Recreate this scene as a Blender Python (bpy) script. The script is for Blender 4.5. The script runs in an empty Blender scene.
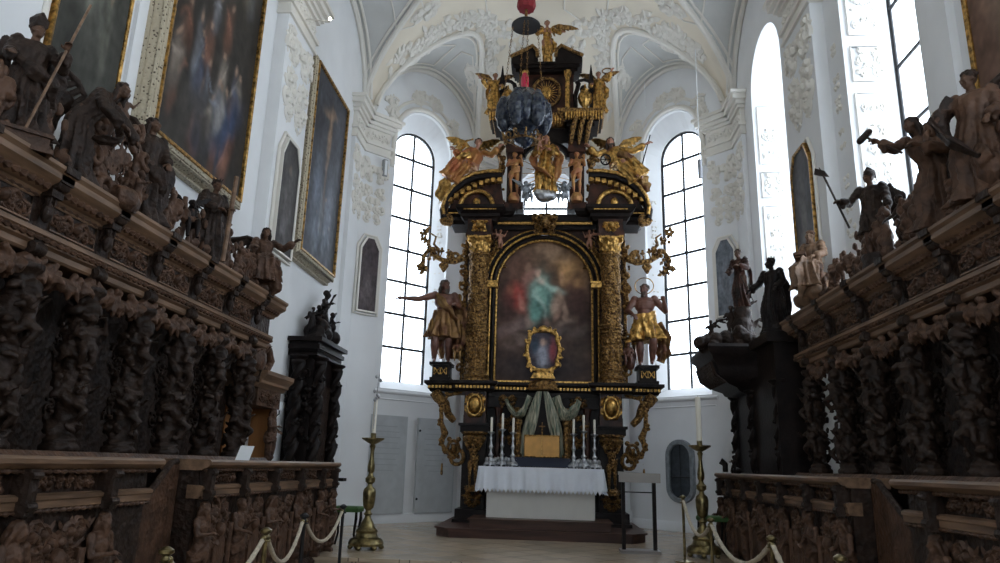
import bpy, math, random
import numpy as np
from math import sin, cos, pi, radians, sqrt, atan2
from mathutils import Vector, Matrix, noise
random.seed(7)
C = bpy.context.scene.collection
V = np.array

# ------------------------------------------------------------------ mesh builder
class M:
    def __init__(s): s.v = []; s.f = []; s.n = 0
    def add(s, vs, fs):
        vs = np.asarray(vs, float).reshape(-1, 3)
        s.v.append(vs); b = s.n
        s.f += [tuple(i + b for i in f) for f in fs]; s.n += len(vs); return s
    def box(s, x0, x1, y0, y1, z0, z1):
        vs = [(x, y, z) for z in (z0, z1) for y in (y0, y1) for x in (x0, x1)]
        return s.add(vs, [(0,2,3,1),(4,5,7,6),(0,1,5,4),(1,3,7,5),(3,2,6,7),(2,0,4,6)])
    def prism(s, pts, z0, z1):
        n = len(pts); vs = [(x, y, z0) for x, y in pts] + [(x, y, z1) for x, y in pts]
        return s.add(vs, [tuple(range(n))[::-1], tuple(range(n, 2*n))] + [(i, (i+1) % n, n+(i+1) % n, n+i) for i in range(n)])
    def slab(s, pts, y0, y1):
        """outline in x,z extruded along y"""
        n = len(pts); vs = [(x, y0, z) for x, z in pts] + [(x, y1, z) for x, z in pts]
        return s.add(vs, [tuple(range(n)), tuple(range(n, 2*n))[::-1]] + [((i+1) % n, i, n+i, n+(i+1) % n) for i in range(n)])
    def rings(s, R, closed_ends=True, loop=False):
        k = len(R); n = len(R[0]); vs = np.concatenate([np.asarray(r, float) for r in R])
        fs = []
        for a in range(k if loop else k-1):
            b = (a+1) % k
            for i in range(n):
                j = (i+1) % n
                fs.append((a*n+i, a*n+j, b*n+j, b*n+i))
        if closed_ends and not loop:
            fs.append(tuple(range(n))[::-1]); fs.append(tuple(range((k-1)*n, k*n)))
        return s.add(vs, fs)
    def lathe(s, prof, c=(0,0,0), n=20, sx=1, sy=1, flute=0, fn=8):
        a = np.arange(n)*2*pi/n
        R = []
        for r, z in prof:
            rr = r*(1+flute*np.cos(fn*a)) if flute else r
            R.append(np.stack([c[0]+rr*np.cos(a)*sx, c[1]+rr*np.sin(a)*sy, np.full(n, c[2]+z)], 1))
        return s.rings(R)
    def tube(s, P, r, n=8, flat=1.0, up=None, loop=False):
        P = np.asarray(P, float); k = len(P)
        r = np.full(k, r) if np.isscalar(r) else np.asarray(r, float)
        if loop: T = np.roll(P, -1, 0)-np.roll(P, 1, 0)
        else: T = np.gradient(P, axis=0)
        T /= np.linalg.norm(T, axis=1)[:, None]+1e-12
        u = V(up if up is not None else ((0,0,1) if abs(T[0][2]) < .9 else (1,0,0)), float)
        a = np.arange(n)*2*pi/n; R = []
        for i in range(k):
            u = u-T[i]*(u@T[i]); l = np.linalg.norm(u)
            if l < 1e-6: u = np.cross(T[i], (.3,.5,.8)); l = np.linalg.norm(u)
            u = u/l; w = np.cross(T[i], u)
            R.append(P[i]+r[i]*(np.cos(a)[:, None]*w+flat*np.sin(a)[:, None]*u))
        return s.rings(R, loop=loop)
    def cap(s, a, b, ra, rb, n=10):
        a = V(a, float); b = V(b, float); t = b-a; L = np.linalg.norm(t)+1e-9; t = t/L
        st = [(-ra*.92, ra*.38), (-ra*.6, ra*.8), (0, ra)] + [(L*.5, (ra+rb)/2), (L, rb), (L+rb*.6, rb*.8), (L+rb*.92, rb*.38)]
        return s.tube([a+t*d for d, _ in st], [q for _, q in st], n)
    def chain(s, pts, rs, n=10):
        for i in range(len(pts)-1): s.cap(pts[i], pts[i+1], rs[i], rs[i+1], n)
        return s
    def ell(s, c, r, n=12, m=8, rot=None):
        if np.isscalar(r): r = (r, r, r)
        R = []; a = np.arange(n)*2*pi/n
        for j in range(m+1):
            t = -pi/2+pi*j/m; t = max(min(t, pi/2-.12), -pi/2+.12)
            p = np.stack([r[0]*cos(t)*np.cos(a), r[1]*cos(t)*np.sin(a), np.full(n, r[2]*sin(t))], 1)
            if rot is not None: p = p@V(rot.to_matrix() if hasattr(rot, 'to_matrix') else rot).T
            R.append(p+V(c, float))
        return s.rings(R)
    def strip(s, prof, path, closed=False, ends=True):
        """mould: 2D profile (out, up) carried along a path of (x,y) corners, mitred; out = to the right of travel"""
        P = V(path, float); k = len(P); R = []
        for i in range(k):
            a = P[i]-P[i-1] if (i or closed) else P[1]-P[0]
            b = P[(i+1) % k]-P[i] if (i < k-1 or closed) else P[-1]-P[-2]
            a = a/np.linalg.norm(a); b = b/np.linalg.norm(b)
            na = V((a[1], -a[0])); nb = V((b[1], -b[0])); m = na+nb; m = m/(m@m)*2 if m@m > 1e-6 else na
            m = m*(1/ (1)) 
            m = (na+nb)/(1+na@nb) if 1+na@nb > 1e-3 else na
            R.append([(P[i][0]+m[0]*o, P[i][1]+m[1]*o, z) for o, z in prof])
        return s.rings(R, closed_ends=ends, loop=closed)
    def tf(s, mat):
        m = V(mat); s.v = [v@m[:3,:3].T+m[:3,3] for v in s.v]; return s
    def merge(s, o):
        for v in o.v: pass
        vs = np.concatenate(o.v) if o.v else np.zeros((0,3))
        return s.add(vs, o.f)
    def mapped(s, fn):
        s.v = [np.array([fn(*p) for p in v]) for v in s.v]; return s

def xf(loc=(0,0,0), rz=0, sc=1, rx=0, ry=0):
    if np.isscalar(sc): sc = (sc, sc, sc)
    return Matrix.Translation(loc) @ Matrix.Rotation(rz, 4, 'Z') @ Matrix.Rotation(ry, 4, 'Y') @ Matrix.Rotation(rx, 4, 'X') @ Matrix.Diagonal((*sc, 1))

def to_mesh(name, m, smooth=False, recalc=True):
    me = bpy.data.meshes.new(name)
    if isinstance(m, M):
        vs = np.concatenate(m.v) if m.v else np.zeros((0,3))
        me.from_pydata([tuple(v) for v in vs], [], m.f)
    me.validate()
    if recalc:
        import bmesh
        b = bmesh.new(); b.from_mesh(me); bmesh.ops.recalc_face_normals(b, faces=b.faces); b.to_mesh(me); b.free()
    if smooth == True: me.polygons.foreach_set('use_smooth', [True]*len(me.polygons))
    me.update(); return me

def auto_smooth(me, ang=40):
    me.polygons.foreach_set('use_smooth', [True]*len(me.polygons))
    try: me.set_sharp_from_angle(angle=radians(ang))
    except Exception: pass
    return me

def obj(name, m, mat, parent=None, smooth='auto', loc=None, rz=0):
    me = m if isinstance(m, bpy.types.Mesh) else to_mesh(name, m)
    if not isinstance(m, bpy.types.Mesh):
        if smooth == 'auto': auto_smooth(me)
        elif smooth: me.polygons.foreach_set('use_smooth', [True]*len(me.polygons))
    if mat is not None and not len(me.materials): me.materials.append(mat)
    o = bpy.data.objects.new(name, me); C.objects.link(o)
    if parent is not None: o.parent = parent
    if loc is not None: o.location = loc
    if rz: o.rotation_euler = (0, 0, rz)
    return o

def carve(m, vox, disp=0.0, freq=8.0, name='carved', smooth=True):
    """fuse overlapping closed shapes into one carved skin"""
    me = to_mesh(name, m, recalc=True)
    o = bpy.data.objects.new('tmp', me); C.objects.link(o)
    md = o.modifiers.new('r', 'REMESH'); md.mode = 'VOXEL'; md.voxel_size = vox
    s2 = o.modifiers.new('s', 'SMOOTH'); s2.factor = .5; s2.iterations = 1
    dg = bpy.context.evaluated_depsgraph_get(); dg.update()
    ev = o.evaluated_get(dg)
    out = bpy.data.meshes.new_from_object(ev)
    bpy.data.objects.remove(o); bpy.data.meshes.remove(me)
    n = len(out.vertices)
    if disp and n:
        co = np.empty(n*3); no = np.empty(n*3)
        out.vertices.foreach_get('co', co); out.vertices.foreach_get('normal', no)
        co = co.reshape(-1,3); no = no.reshape(-1,3)
        d = V([noise.noise(Vector(p)*freq)+.5*noise.noise(Vector(p)*freq*2.3) for p in co])
        co += no*(d*disp)[:, None]
        out.vertices.foreach_set('co', co.ravel())
    out.polygons.foreach_set('use_smooth', [True]*len(out.polygons))
    out.name = name; out.update(); return out

def tag(o, label=None, cat=None, group=None, kind=None):
    if label: o['label'] = label
    if cat: o['category'] = cat
    if group: o['group'] = group
    if kind: o['kind'] = kind
    return o
def thing(name, label, cat, loc=(0,0,0), rz=0, group=None, sc=None):
    o = bpy.data.objects.new(name, None); C.objects.link(o); o.empty_display_size = .1
    o.location = loc; o.rotation_euler = (0,0,rz)
    if sc: o.scale = (sc,)*3 if np.isscalar(sc) else sc
    return tag(o, label, cat, group)
def struct(name, m, mat, parent=None, smooth='auto'):
    o = obj(name, m, mat, parent, smooth)
    if parent is None: o['kind'] = 'structure'
    return o
def dup(root, loc=None, rz=None, label=None, group=None, sc=None):
    def rec(o, par):
        c = o.copy(); C.objects.link(c); c.parent = par
        for ch in [x for x in bpy.data.objects if x.parent == o and x is not c]: rec(ch, c)
        return c
    r = rec(root, None)
    if loc is not None: r.location = loc
    if rz is not None: r.rotation_euler = (0,0,rz)
    if sc is not None: r.scale = (sc,)*3 if np.isscalar(sc) else sc
    if label: r['label'] = label
    if group: r['group'] = group
    return r

# ------------------------------------------------------------------ materials
def mat(name, base, rough=.6, metal=0, var=0, vscale=6, bump=0, bscale=30, bdist=.02, spec=.5, stretch=(1,1,1), col2=None, musg=False, sheen=0, coat=0):
    m = bpy.data.materials.new(name); m.use_nodes = True; nt = m.node_tree; N = nt.nodes; L = nt.links
    b = N['Principled BSDF']; b.inputs['Base Color'].default_value = (*base, 1); b.inputs['Roughness'].default_value = rough
    b.inputs['Metallic'].default_value = metal; b.inputs['Specular IOR Level'].default_value = spec
    if coat: b.inputs['Coat Weight'].default_value = coat
    tc = N.new('ShaderNodeTexCoord'); mp = N.new('ShaderNodeMapping'); mp.inputs['Scale'].default_value = stretch
    L.new(tc.outputs['Object'], mp.inputs[0])
    if var or col2:
        n = N.new('ShaderNodeTexNoise'); n.inputs['Scale'].default_value = vscale; n.inputs['Detail'].default_value = 6
        L.new(mp.outputs[0], n.inputs[0])
        r = N.new('ShaderNodeValToRGB'); c2 = col2 or tuple(max(0, c*(1-var)) for c in base); c1 = base if col2 else tuple(min(1, c*(1+var*.6)) for c in base)
        r.color_ramp.elements[0].position = .35; r.color_ramp.elements[0].color = (*c2, 1)
        r.color_ramp.elements[1].position = .65; r.color_ramp.elements[1].color = (*c1, 1)
        L.new(n.outputs['Fac'], r.inputs[0]); L.new(r.outputs[0], b.inputs['Base Color'])
    if bump:
        n = N.new('ShaderNodeTexNoise'); n.inputs['Scale'].default_value = bscale; n.inputs['Detail'].default_value = 5
        L.new(mp.outputs[0], n.inputs[0]); h = n.outputs['Fac']
        if musg:
            v = N.new('ShaderNodeTexVoronoi'); v.inputs['Scale'].default_value = bscale*.6; L.new(mp.outputs[0], v.inputs[0])
            mx = N.new('ShaderNodeMath'); mx.operation = 'ADD'; L.new(n.outputs['Fac'], mx.inputs[0]); L.new(v.outputs['Distance'], mx.inputs[1]); h = mx.outputs[0]
        bp = N.new('ShaderNodeBump'); bp.inputs['Strength'].default_value = bump; bp.inputs['Distance'].default_value = bdist
        L.new(h, bp.inputs['Height']); L.new(bp.outputs[0], b.inputs['Normal'])
    return m
K = {}
K['plaster'] = mat('white_plaster', (.80,.81,.82), .85, var=.04, vscale=1.2, bump=.15, bscale=40, bdist=.004)
K['vault'] = mat('vault_plaster', (.77,.70,.58), .85, var=.05, vscale=1.0, bump=.15, bscale=30, bdist=.004)
K['panel'] = mat('grey_stucco_field', (.56,.56,.54), .85, var=.06, vscale=2, bump=.2, bscale=25, bdist=.006)
K['stucco'] = mat('stucco_relief', (.76,.73,.67), .8, bump=.3, bscale=35, bdist=.006)
K['wood'] = mat('dark_carved_oak', (.028,.016,.011), .5, var=.5, vscale=9, spec=.22, bump=.6, bscale=26, bdist=.02, musg=True)
K['woodmid'] = mat('brown_carved_oak', (.088,.046,.028), .5, var=.5, vscale=7, spec=.25, bump=.6, bscale=30, bdist=.015, musg=True)
K['woodlight'] = mat('oak_moulding', (.175,.104,.062), .45, var=.4, vscale=5, spec=.3, bump=.15, bscale=20, stretch=(3,.4,3))
K['woodorange'] = mat('honey_oak_panel', (.30,.13,.04), .5, var=.3, vscale=3, spec=.3, stretch=(3,3,.5))
K['ebony'] = mat('black_stained_wood', (.011,.007,.006), .45, var=.5, vscale=6, spec=.16, bump=.3, bscale=20)
K['gold'] = mat('old_gilding', (.50,.29,.085), .36, metal=.9, var=.75, vscale=16, bump=.5, bscale=45, bdist=.01)
K['golddark'] = mat('carved_gilding', (.40,.23,.075), .42, metal=.8, bump=1, bscale=28, bdist=.03, musg=True, col2=(.05,.022,.012), vscale=20)
K['marble'] = mat('black_red_marbling', (.075,.028,.017), .38, spec=.2, col2=(.014,.009,.008), vscale=5)
K['flesh'] = mat('painted_flesh', (.36,.165,.10), .5, var=.35, vscale=9)
K['fleshdark'] = mat('brown_painted_skin', (.135,.055,.036), .45, var=.35, vscale=8)
K['hair'] = mat('dark_painted_hair', (.05,.03,.02), .6, bump=.8, bscale=60)
K['white'] = mat('white_altar_stone', (.72,.70,.65), .7, var=.04, vscale=3)
K['cloth'] = mat('white_linen', (.80,.84,.92), .85, var=.03, bump=.25, bscale=10, bdist=.02)
K['floor'] = None
K['silver'] = mat('tarnished_silver', (.55,.56,.58), .3, metal=.9, var=.3, vscale=20)
K['brass'] = mat('aged_brass', (.22,.175,.08), .3, metal=.85, var=.5, vscale=14, bump=.1, bscale=30)
K['wax'] = mat('ivory_wax', (.80,.76,.66), .5)
K['iron'] = mat('black_iron', (.02,.02,.022), .5, metal=.4)
K['red'] = mat('crimson_cloth', (.22,.008,.015), .6)
K['blue'] = mat('dark_blue_enamel', (.008,.013,.035), .15, metal=.2, col2=(.06,.07,.08), vscale=14)
K['rope'] = mat('cream_cord', (.50,.44,.34), .8, var=.2, vscale=30)
K['green'] = mat('green_upholstery', (.05,.12,.03), .8)
K['stone'] = mat('grey_stone', (.23,.25,.27), .7, var=.25, vscale=8, bump=.3)
K['niche'] = mat('niche_iron_door', (.035,.045,.055), .5, var=.4, vscale=8)
K['slabstone'] = mat('epitaph_stone', (.50,.52,.53), .6, var=.08, vscale=4)
K['paper'] = mat('white_paper', (.85,.88,.9), .7)
K['robe_red'] = mat('crimson_gold_robe', (.30,.085,.03), .4, metal=.5, col2=(.42,.22,.06), vscale=6)
K['robe_dark'] = mat('brown_gold_mantle', (.26,.15,.05), .4, metal=.6, col2=(.09,.03,.018), vscale=7)
K['pink'] = mat('rose_gold_robe', (.38,.15,.075), .42, metal=.5, col2=(.45,.24,.08), vscale=8)

def floor_mat():
    m = bpy.data.materials.new('stone_floor'); m.use_nodes = True; nt = m.node_tree; N = nt.nodes; L = nt.links
    b = N['Principled BSDF']; b.inputs['Roughness'].default_value = .2
    tc = N.new('ShaderNodeTexCoord'); mp = N.new('ShaderNodeMapping'); mp.inputs['Rotation'].default_value = (0,0,radians(45)); L.new(tc.outputs['Object'], mp.inputs[0])
    br = N.new('ShaderNodeTexBrick'); br.offset = 0; br.inputs['Scale'].default_value = 1; br.inputs['Brick Width'].default_value = .55; br.inputs['Row Height'].default_value = .55
    br.inputs['Mortar Size'].default_value = .006; br.inputs['Color1'].default_value = (.58,.48,.36,1); br.inputs['Color2'].default_value = (.46,.40,.32,1); br.inputs['Mortar'].default_value = (.15,.13,.11,1)
    L.new(mp.outputs[0], br.inputs[0])
    n = N.new('ShaderNodeTexNoise'); n.inputs['Scale'].default_value = 3; n.inputs['Detail'].default_value = 8; L.new(tc.outputs['Object'], n.inputs[0])
    mx = N.new('ShaderNodeMixRGB'); mx.blend_type = 'MULTIPLY'; mx.inputs[0].default_value = .9; L.new(br.outputs[0], mx.inputs[1])
    r = N.new('ShaderNodeValToRGB'); r.color_ramp.elements[0].color = (.6,.55,.5,1); r.color_ramp.elements[1].color = (1.1,1.05,1,1); L.new(n.outputs['Fac'], r.inputs[0]); L.new(r.outputs[0], mx.inputs[2])
    L.new(mx.outputs[0], b.inputs['Base Color']); return m
K['floor'] = floor_mat()
def pierced_mat():
    """cream frame with a pierced dark pattern"""
    m = bpy.data.materials.new('cream_fretwork'); m.use_nodes = True; nt = m.node_tree; N = nt.nodes; L = nt.links
    b = N['Principled BSDF']; b.inputs['Roughness'].default_value = .6
    tc = N.new('ShaderNodeTexCoord'); v = N.new('ShaderNodeTexVoronoi'); v.feature = 'F1'; v.inputs['Scale'].default_value = 21; L.new(tc.outputs['Object'], v.inputs[0])
    r = N.new('ShaderNodeValToRGB'); r.color_ramp.elements[0].position = .20; r.color_ramp.elements[0].color = (.09,.065,.04,1); r.color_ramp.elements[1].position = .32; r.color_ramp.elements[1].color = (.47,.41,.30,1)
    L.new(v.outputs['Distance'], r.inputs[0]); L.new(r.outputs[0], b.inputs['Base Color'])
    bp = N.new('ShaderNodeBump'); bp.inputs['Strength'].default_value = .8; bp.inputs['Distance'].default_value = .02; L.new(v.outputs['Distance'], bp.inputs['Height']); L.new(bp.outputs[0], b.inputs['Normal'])
    return m
K['fret'] = pierced_mat()
def glass_mat():
    m = bpy.data.materials.new('clear_leaded_glass'); m.use_nodes = True; nt = m.node_tree; N = nt.nodes; L = nt.links
    N.remove(N['Principled BSDF']); o = N['Material Output']
    t = N.new('ShaderNodeBsdfTransparent'); t.inputs[0].default_value = (.93,.96,1,1); g = N.new('ShaderNodeBsdfGlossy'); g.inputs['Roughness'].default_value = .1
    x = N.new('ShaderNodeMixShader'); x.inputs[0].default_value = .05; L.new(t.outputs[0], x.inputs[1]); L.new(g.outputs[0], x.inputs[2]); L.new(x.outputs[0], o.inputs[0]); return m
K['glass'] = glass_mat()
def emis(name, col, s):
    m = bpy.data.materials.new(name); m.use_nodes = True; b = m.node_tree.nodes['Principled BSDF']; b.inputs['Base Color'].default_value = (*col,1)
    b.inputs['Emission Color'].default_value = (*col,1); b.inputs['Emission Strength'].default_value = s; return m
K['lamp'] = emis('lamp_bulb', (1,.9,.7), 30)
def paint_mat(name='oil_paint'):
    m = bpy.data.materials.new(name); m.use_nodes = True; nt = m.node_tree; N = nt.nodes; L = nt.links
    b = N['Principled BSDF']; b.inputs['Roughness'].default_value = .5; b.inputs['Specular IOR Level'].default_value = .18; a = N.new('ShaderNodeVertexColor'); a.layer_name = 'paint'
    n = N.new('ShaderNodeTexNoise'); n.inputs['Scale'].default_value = 7; n.inputs['Detail'].default_value = 6; tc = N.new('ShaderNodeTexCoord'); L.new(tc.outputs['Object'], n.inputs[0])
    r = N.new('ShaderNodeValToRGB'); r.color_ramp.elements[0].color = (.55,.55,.55,1); r.color_ramp.elements[1].color = (1.9,1.9,1.9,1)
    L.new(n.outputs['Fac'], r.inputs[0]); mx = N.new('ShaderNodeMixRGB'); mx.blend_type = 'MULTIPLY'; mx.inputs[0].default_value = 1
    L.new(a.outputs[0], mx.inputs[1]); L.new(r.outputs[0], mx.inputs[2]); L.new(mx.outputs[0], b.inputs['Base Color'])
    return m
K['oil'] = paint_mat()
# ------------------------------------------------------------------ scroll ornament (local: x along, z up, -y out of the surface)
def spiral(c, r, turns, a0, sgn, k=16, tail=0):
    P = []
    for i in range(k):
        t = i/(k-1); rr = r*(1-.82*t); a = a0+sgn*turns*2*pi*t
        P.append((c[0]+rr*cos(a), 0, c[1]+rr*sin(a)))
    return P
def leaf(m, p, ang, L, w, th=.35):
    """pointed acanthus leaf lying on the surface"""
    d = V((cos(ang), sin(ang))); q = V((-d[1], d[0])); R = []
    for t, ww in ((0,.15),(.2,.7),(.45,1),(.7,.75),(.9,.3),(1,.05)):
        c = V(p)+d*L*t; b = ww*w; bow = sin(t*pi)*w*th+.002
        R.append([(c[0]-q[0]*b, 0, c[1]-q[1]*b), (c[0], -bow*1.6, c[1]), (c[0]+q[0]*b, 0, c[1]+q[1]*b), (c[0], bow*.3, c[1])])
    m.rings(R)
def scrolls(w, h, seed=0, n=10, r=.02, mirror=True, leaves=6, seg=5, k=14):
    rn = random.Random(seed); H = M(); hw = w/2 if mirror else w
    for i in range(n):
        R = min(hw, h)*rn.uniform(.16, .34)
        cx = rn.uniform(R*.6, hw-R) if hw > 2*R else hw/2; cz = rn.uniform(R, h-R)
        if not mirror: cx -= 0
        a0 = rn.uniform(0, 6.28); sg = rn.choice((-1, 1))
        P = spiral((cx, cz), R, rn.uniform(.9, 1.5), a0, sg, k)
        rr = r*rn.uniform(.75, 1.3)
        H.tube(P, [rr*(1-.4*j/(k-1)) for j in range(k)], seg)
        H.ell((P[-1][0], -rr*.5, P[-1][2]), rr*1.5, 6, 4)
        for j in range(leaves):
            p = P[rn.randrange(0, k-4)]; leaf(H, (p[0], p[2]), rn.uniform(0, 6.28), R*rn.uniform(.4, .8), R*.16)
    if mirror:
        vs = np.concatenate(H.v); f = list(H.f); H.add(vs*V((-1,1,1)), [t[::-1] for t in f])
    return H
def place(m, p, rz=0, sc=1): return m.tf(xf(p, rz, sc))

# ------------------------------------------------------------------ walls with window openings
ZT = 13.8
def head(t0, t1, zs, rise, n=12, shoulder=.0):
    """basket arch with little shoulders, from t1 back to t0"""
    pts = []
    for i in range(n+1):
        a = pi*i/n; pts.append(((t0+t1)/2+(t1-t0)/2*cos(a), zs+rise*sin(a)**.8))
    return pts
def opening_outline(t0, t1, z0, zs, rise, n=14):
    return [(t0, z0), (t1, z0)]+head(t0, t1, zs, rise, n)
def wall_mesh(A, B, ops, zt=ZT, back=None):
    """A->B seen from inside; ops: dict(t0,t1,z0,zs,rise, glass=(t0,t1,z0,zs,rise), rec)"""
    A = V(A, float); B = V(B, float); L = np.linalg.norm(B-A); d = (B-A)/L; n = V((-d[1], d[0]))  # n points out of the room
    def W(t, z, o=0): q = A+d*t+n*o; return (q[0], q[1], z)
    m = M(); cur = 0
    def quad(t0, t1, z0, z1):
        m.add([W(t0,z0), W(t1,z0), W(t1,z1), W(t0,z1)], [(0,1,2,3)])
    for o in sorted(ops, key=lambda q: q['t0']):
        quad(cur, o['t0'], -.3, zt)
        quad(o['t0'], o['t1'], -.3, o['z0'])
        hd = head(o['t0'], o['t1'], o['zs'], o['rise'], 14)[::-1]
        for a, b in zip(hd[:-1], hd[1:]):
            m.add([W(*a), W(*b), W(b[0], zt), W(a[0], zt)], [(0,1,2,3)])
        f = opening_outline(o['t0'], o['t1'], o['z0'], o['zs'], o['rise'])
        g = opening_outline(*o['glass'])
        R = [[W(*p) for p in f], [W(p[0]*.93+q[0]*.07, p[1]*.93+q[1]*.07, .07) for p, q in zip(f, g)], [W(p[0]*.06+q[0]*.94, p[1]*.06+q[1]*.94, o['rec']-.05) for p, q in zip(f, g)], [W(*p, o['rec']) for p in g], [W(*p, o['rec']+.12) for p in g]]
        m.rings(R, closed_ends=False)
        cur = o['t1']
    quad(cur, L, -.3, zt)
    return m, W
NW = [0]
def window(W, o, rows, name=None):
    NW[0] += 1
    t0, t1, z0, zs, rise = o['glass']; rec = o['rec']; bw = .034 if rec < .6 else .026
    root = bpy.data.objects.new('window_%d' % NW[0], None); C.objects.link(root); root['kind'] = 'structure'
    out = opening_outline(*o['glass'])
    g = M(); g.add([W(*p, rec+.05) for p in out], [tuple(range(len(out)))]); obj('window_pane', g, K['glass'], root, smooth=False)
    b = M(); b.tube([W(*p, rec+.02) for p in out], bw*1.3, 6, loop=True); obj('window_frame', b, K['iron'], root)
    b = M(); tm = (t0+t1)/2
    b.tube([W(tm, z0, rec+.02), W(tm, zs+rise, rec+.02)], bw, 6)
    dz = (zs-z0)/rows
    for i in range(1, rows+1):
        z = z0+dz*i; b.tube([W(t0, z, rec+.02), W(t1, z, rec+.02)], bw*1.1, 6)
        b.ell(W(tm, z, rec), bw*1.7, 6, 4)
    obj('muntin', b, K['iron'], root)
    # portal to the daylight outside
    ld = bpy.data.lights.new('window_daylight', 'AREA'); ld.shape = 'RECTANGLE'; ld.size = t1-t0; ld.size_y = zs+rise-z0; ld.cycles.is_portal = True
    p = V(W(tm, (z0+zs+rise)/2, rec+.10)); q = V(W(tm, (z0+zs+rise)/2, 0)); dr = Vector(q-p)
    lo = bpy.data.objects.new('window_daylight', ld); C.objects.link(lo); lo.location = p; lo.rotation_euler = dr.to_track_quat('-Z', 'Y').to_euler()
    return root
OCT = [(-4.7, -12), (-4.7, 16.65), (-1.95, 19.4), (1.95, 19.4), (4.7, 16.65), (4.7, -12)]
diag_op = dict(t0=.98, t1=2.82, z0=3.38, zs=9.85, rise=1.25, glass=(1.18, 2.58, 3.62, 9.85, .78), rec=.5)
mid_op = dict(t0=1.05, t1=2.85, z0=3.38, zs=9.0, rise=1.05, glass=(1.27, 2.63, 3.62, 9.0, .78), rec=.5)
def side_op(t): return dict(t0=t-1.05, t1=t+1.05, z0=3.38, zs=9.7, rise=1.2, glass=(t-1.0, t+1.0, 3.5, 9.7, 1.1), rec=.72)
dr_op = dict(diag_op); dr_op.update(t0=3.889-2.82, t1=3.889-.98, glass=(3.889-2.58, 3.889-1.18, 3.62, 9.85, .78))
# side walls run A->B with the room on the right of travel when going north on the left wall
mL, WL = wall_mesh(OCT[0], OCT[1], [side_op(3.5), side_op(8.7)]); struct('wall_left', mL, K['plaster'], smooth=False)
mDL, WDL = wall_mesh(OCT[1], OCT[2], [diag_op]); struct('wall_apse_left', mDL, K['plaster'], smooth=False)
mB, WB = wall_mesh(OCT[2], OCT[3], [mid_op]); struct('wall_apse_middle', mB, K['plaster'], smooth=False)
mDR, WDR = wall_mesh(OCT[3], OCT[4], [dr_op]); struct('wall_apse_right', mDR, K['plaster'], smooth=False)
rt = [16.65-14.05, 16.65-9.12]+[16.65+1.6-5.2*0 for _ in ()]
mR, WR = wall_mesh(OCT[4], OCT[5], [side_op(16.65-14.0), side_op(16.65-9.12), side_op(16.65-3.9), side_op(16.65+3.0), side_op(16.65+8.0)]); struct('wall_right', mR, K['plaster'], smooth=False)
rear_fill_op = dict(t0=2.2, t1=7.2, z0=3.4, zs=8.0, rise=1.8, glass=(2.3, 7.1, 3.5, 8.0, 1.7), rec=.4)  # unseen rear window, added and sized as fill light from behind the camera
mRear, WRr = wall_mesh(OCT[5], OCT[0], [rear_fill_op]); struct('wall_rear', mRear, K['plaster'], smooth=False)
window(WDL, diag_op, 7); window(WB, mid_op, 7); window(WDR, dr_op, 7)
for t in (16.65-14.0, 16.65-9.12, 16.65-3.9, 16.65+3.0, 16.65+8.0): window(WR, side_op(t), 6)  # those behind the camera are unseen, added for ambient fill
for t in (3.5, 8.7): window(WL, side_op(t), 6)  # left windows, out of view behind the camera, added as soft fill
window(WRr, rear_fill_op, 6)


# floor: choir floor, and the raised sanctuary floor
m = M(); m.box(-5.2, 5.2, -12.2, 20, -.3, 0); struct('floor', m, K['floor'], smooth=False)
m = M(); m.box(-4.75, 4.75, 11.25, 19.6, -.05, .2); m.box(-4.75, 4.75, 11.2, 11.26, .15, .202); struct('floor_sanctuary', m, K['floor'], smooth=False)
m = M(); prof = [(0,.2),(.05,.2),(.05,.38),(.03,.42),(0,.42)]
m.strip(prof, [(-4.7,12),(-4.7,16.65),(-1.95,19.4),(1.95,19.4),(4.7,16.65),(4.7,12)]); struct('baseboard_apse', m, K['plaster'])

# ------------------------------------------------------------------ vault
S0, HV = 10.3, 3.0
C0 = V((0, 14.7)); R0 = 4.7
LUN = []
for mid, nrm in (((-3.325, 18.025), (1,-1)), ((3.325, 18.025), (-1,-1))):
    nn = V(nrm, float); nn /= np.linalg.norm(nn); LUN.append((V(mid), nn, 1.78))
for yc in (14.2, 8.9, 3.6, -1.7, -7):
    hw = 2.1 if yc > 14 else 2.2
    LUN.append((V((-4.7, yc)), V((1.,0)), hw)); LUN.append((V((4.7, yc)), V((-1.,0)), hw))
def z_main(x, y):
    r = abs(x)
    if y > C0[1]:
        r = max(r, y-C0[1], (abs(x)+y-C0[1])*.70711)
    r = min(r/R0, 1.0); return S0+HV*sqrt(max(0, 1-r*r))
def z_lun(L, x, y):
    d = V((x, y))-L[0]; w = d@L[1]; s = d@V((-L[1][1], L[1][0]))
    if w > 2.3 or w < -.4 or abs(s) >= L[2]: return -1
    q = (s/L[2])**2
    return S0+(2.1+.33*min(max(w, 0)/1.9, 1.1))*sqrt(1-q)
def z_ceil(x, y):
    z = z_main(x, y)
    for L in LUN:
        z = max(z, z_lun(L, x, y))
    return z
def inside(x, y, e=.12):
    return abs(x) <= 4.7+e and (abs(x)+y-14.7)*.70711 <= 4.7+e and y <= 19.4+e
m = M(); st = .09; xs = np.arange(-4.86, 4.87, st); ys = np.arange(-12, 19.56, st)
vs = []; idx = {}
for j, y in enumerate(ys):
    for i, x in enumerate(xs):
        if inside(x, y, .2): idx[i, j] = len(vs); vs.append((x, y, z_ceil(x, y)))
fs = [(idx[i,j], idx[i,j+1], idx[i+1,j+1], idx[i+1,j]) for (i, j) in idx if (i+1,j) in idx and (i,j+1) in idx and (i+1,j+1) in idx]
m.add(vs, fs); me = to_mesh('ceiling', m, recalc=False); auto_smooth(me, 30); ce = struct('ceiling', me, K['vault']); me.materials.append(K['panel'])
for p in me.polygons:
    x, y, z = p.center
    if z > z_main(x, y)+.03: p.material_index = 1
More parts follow.
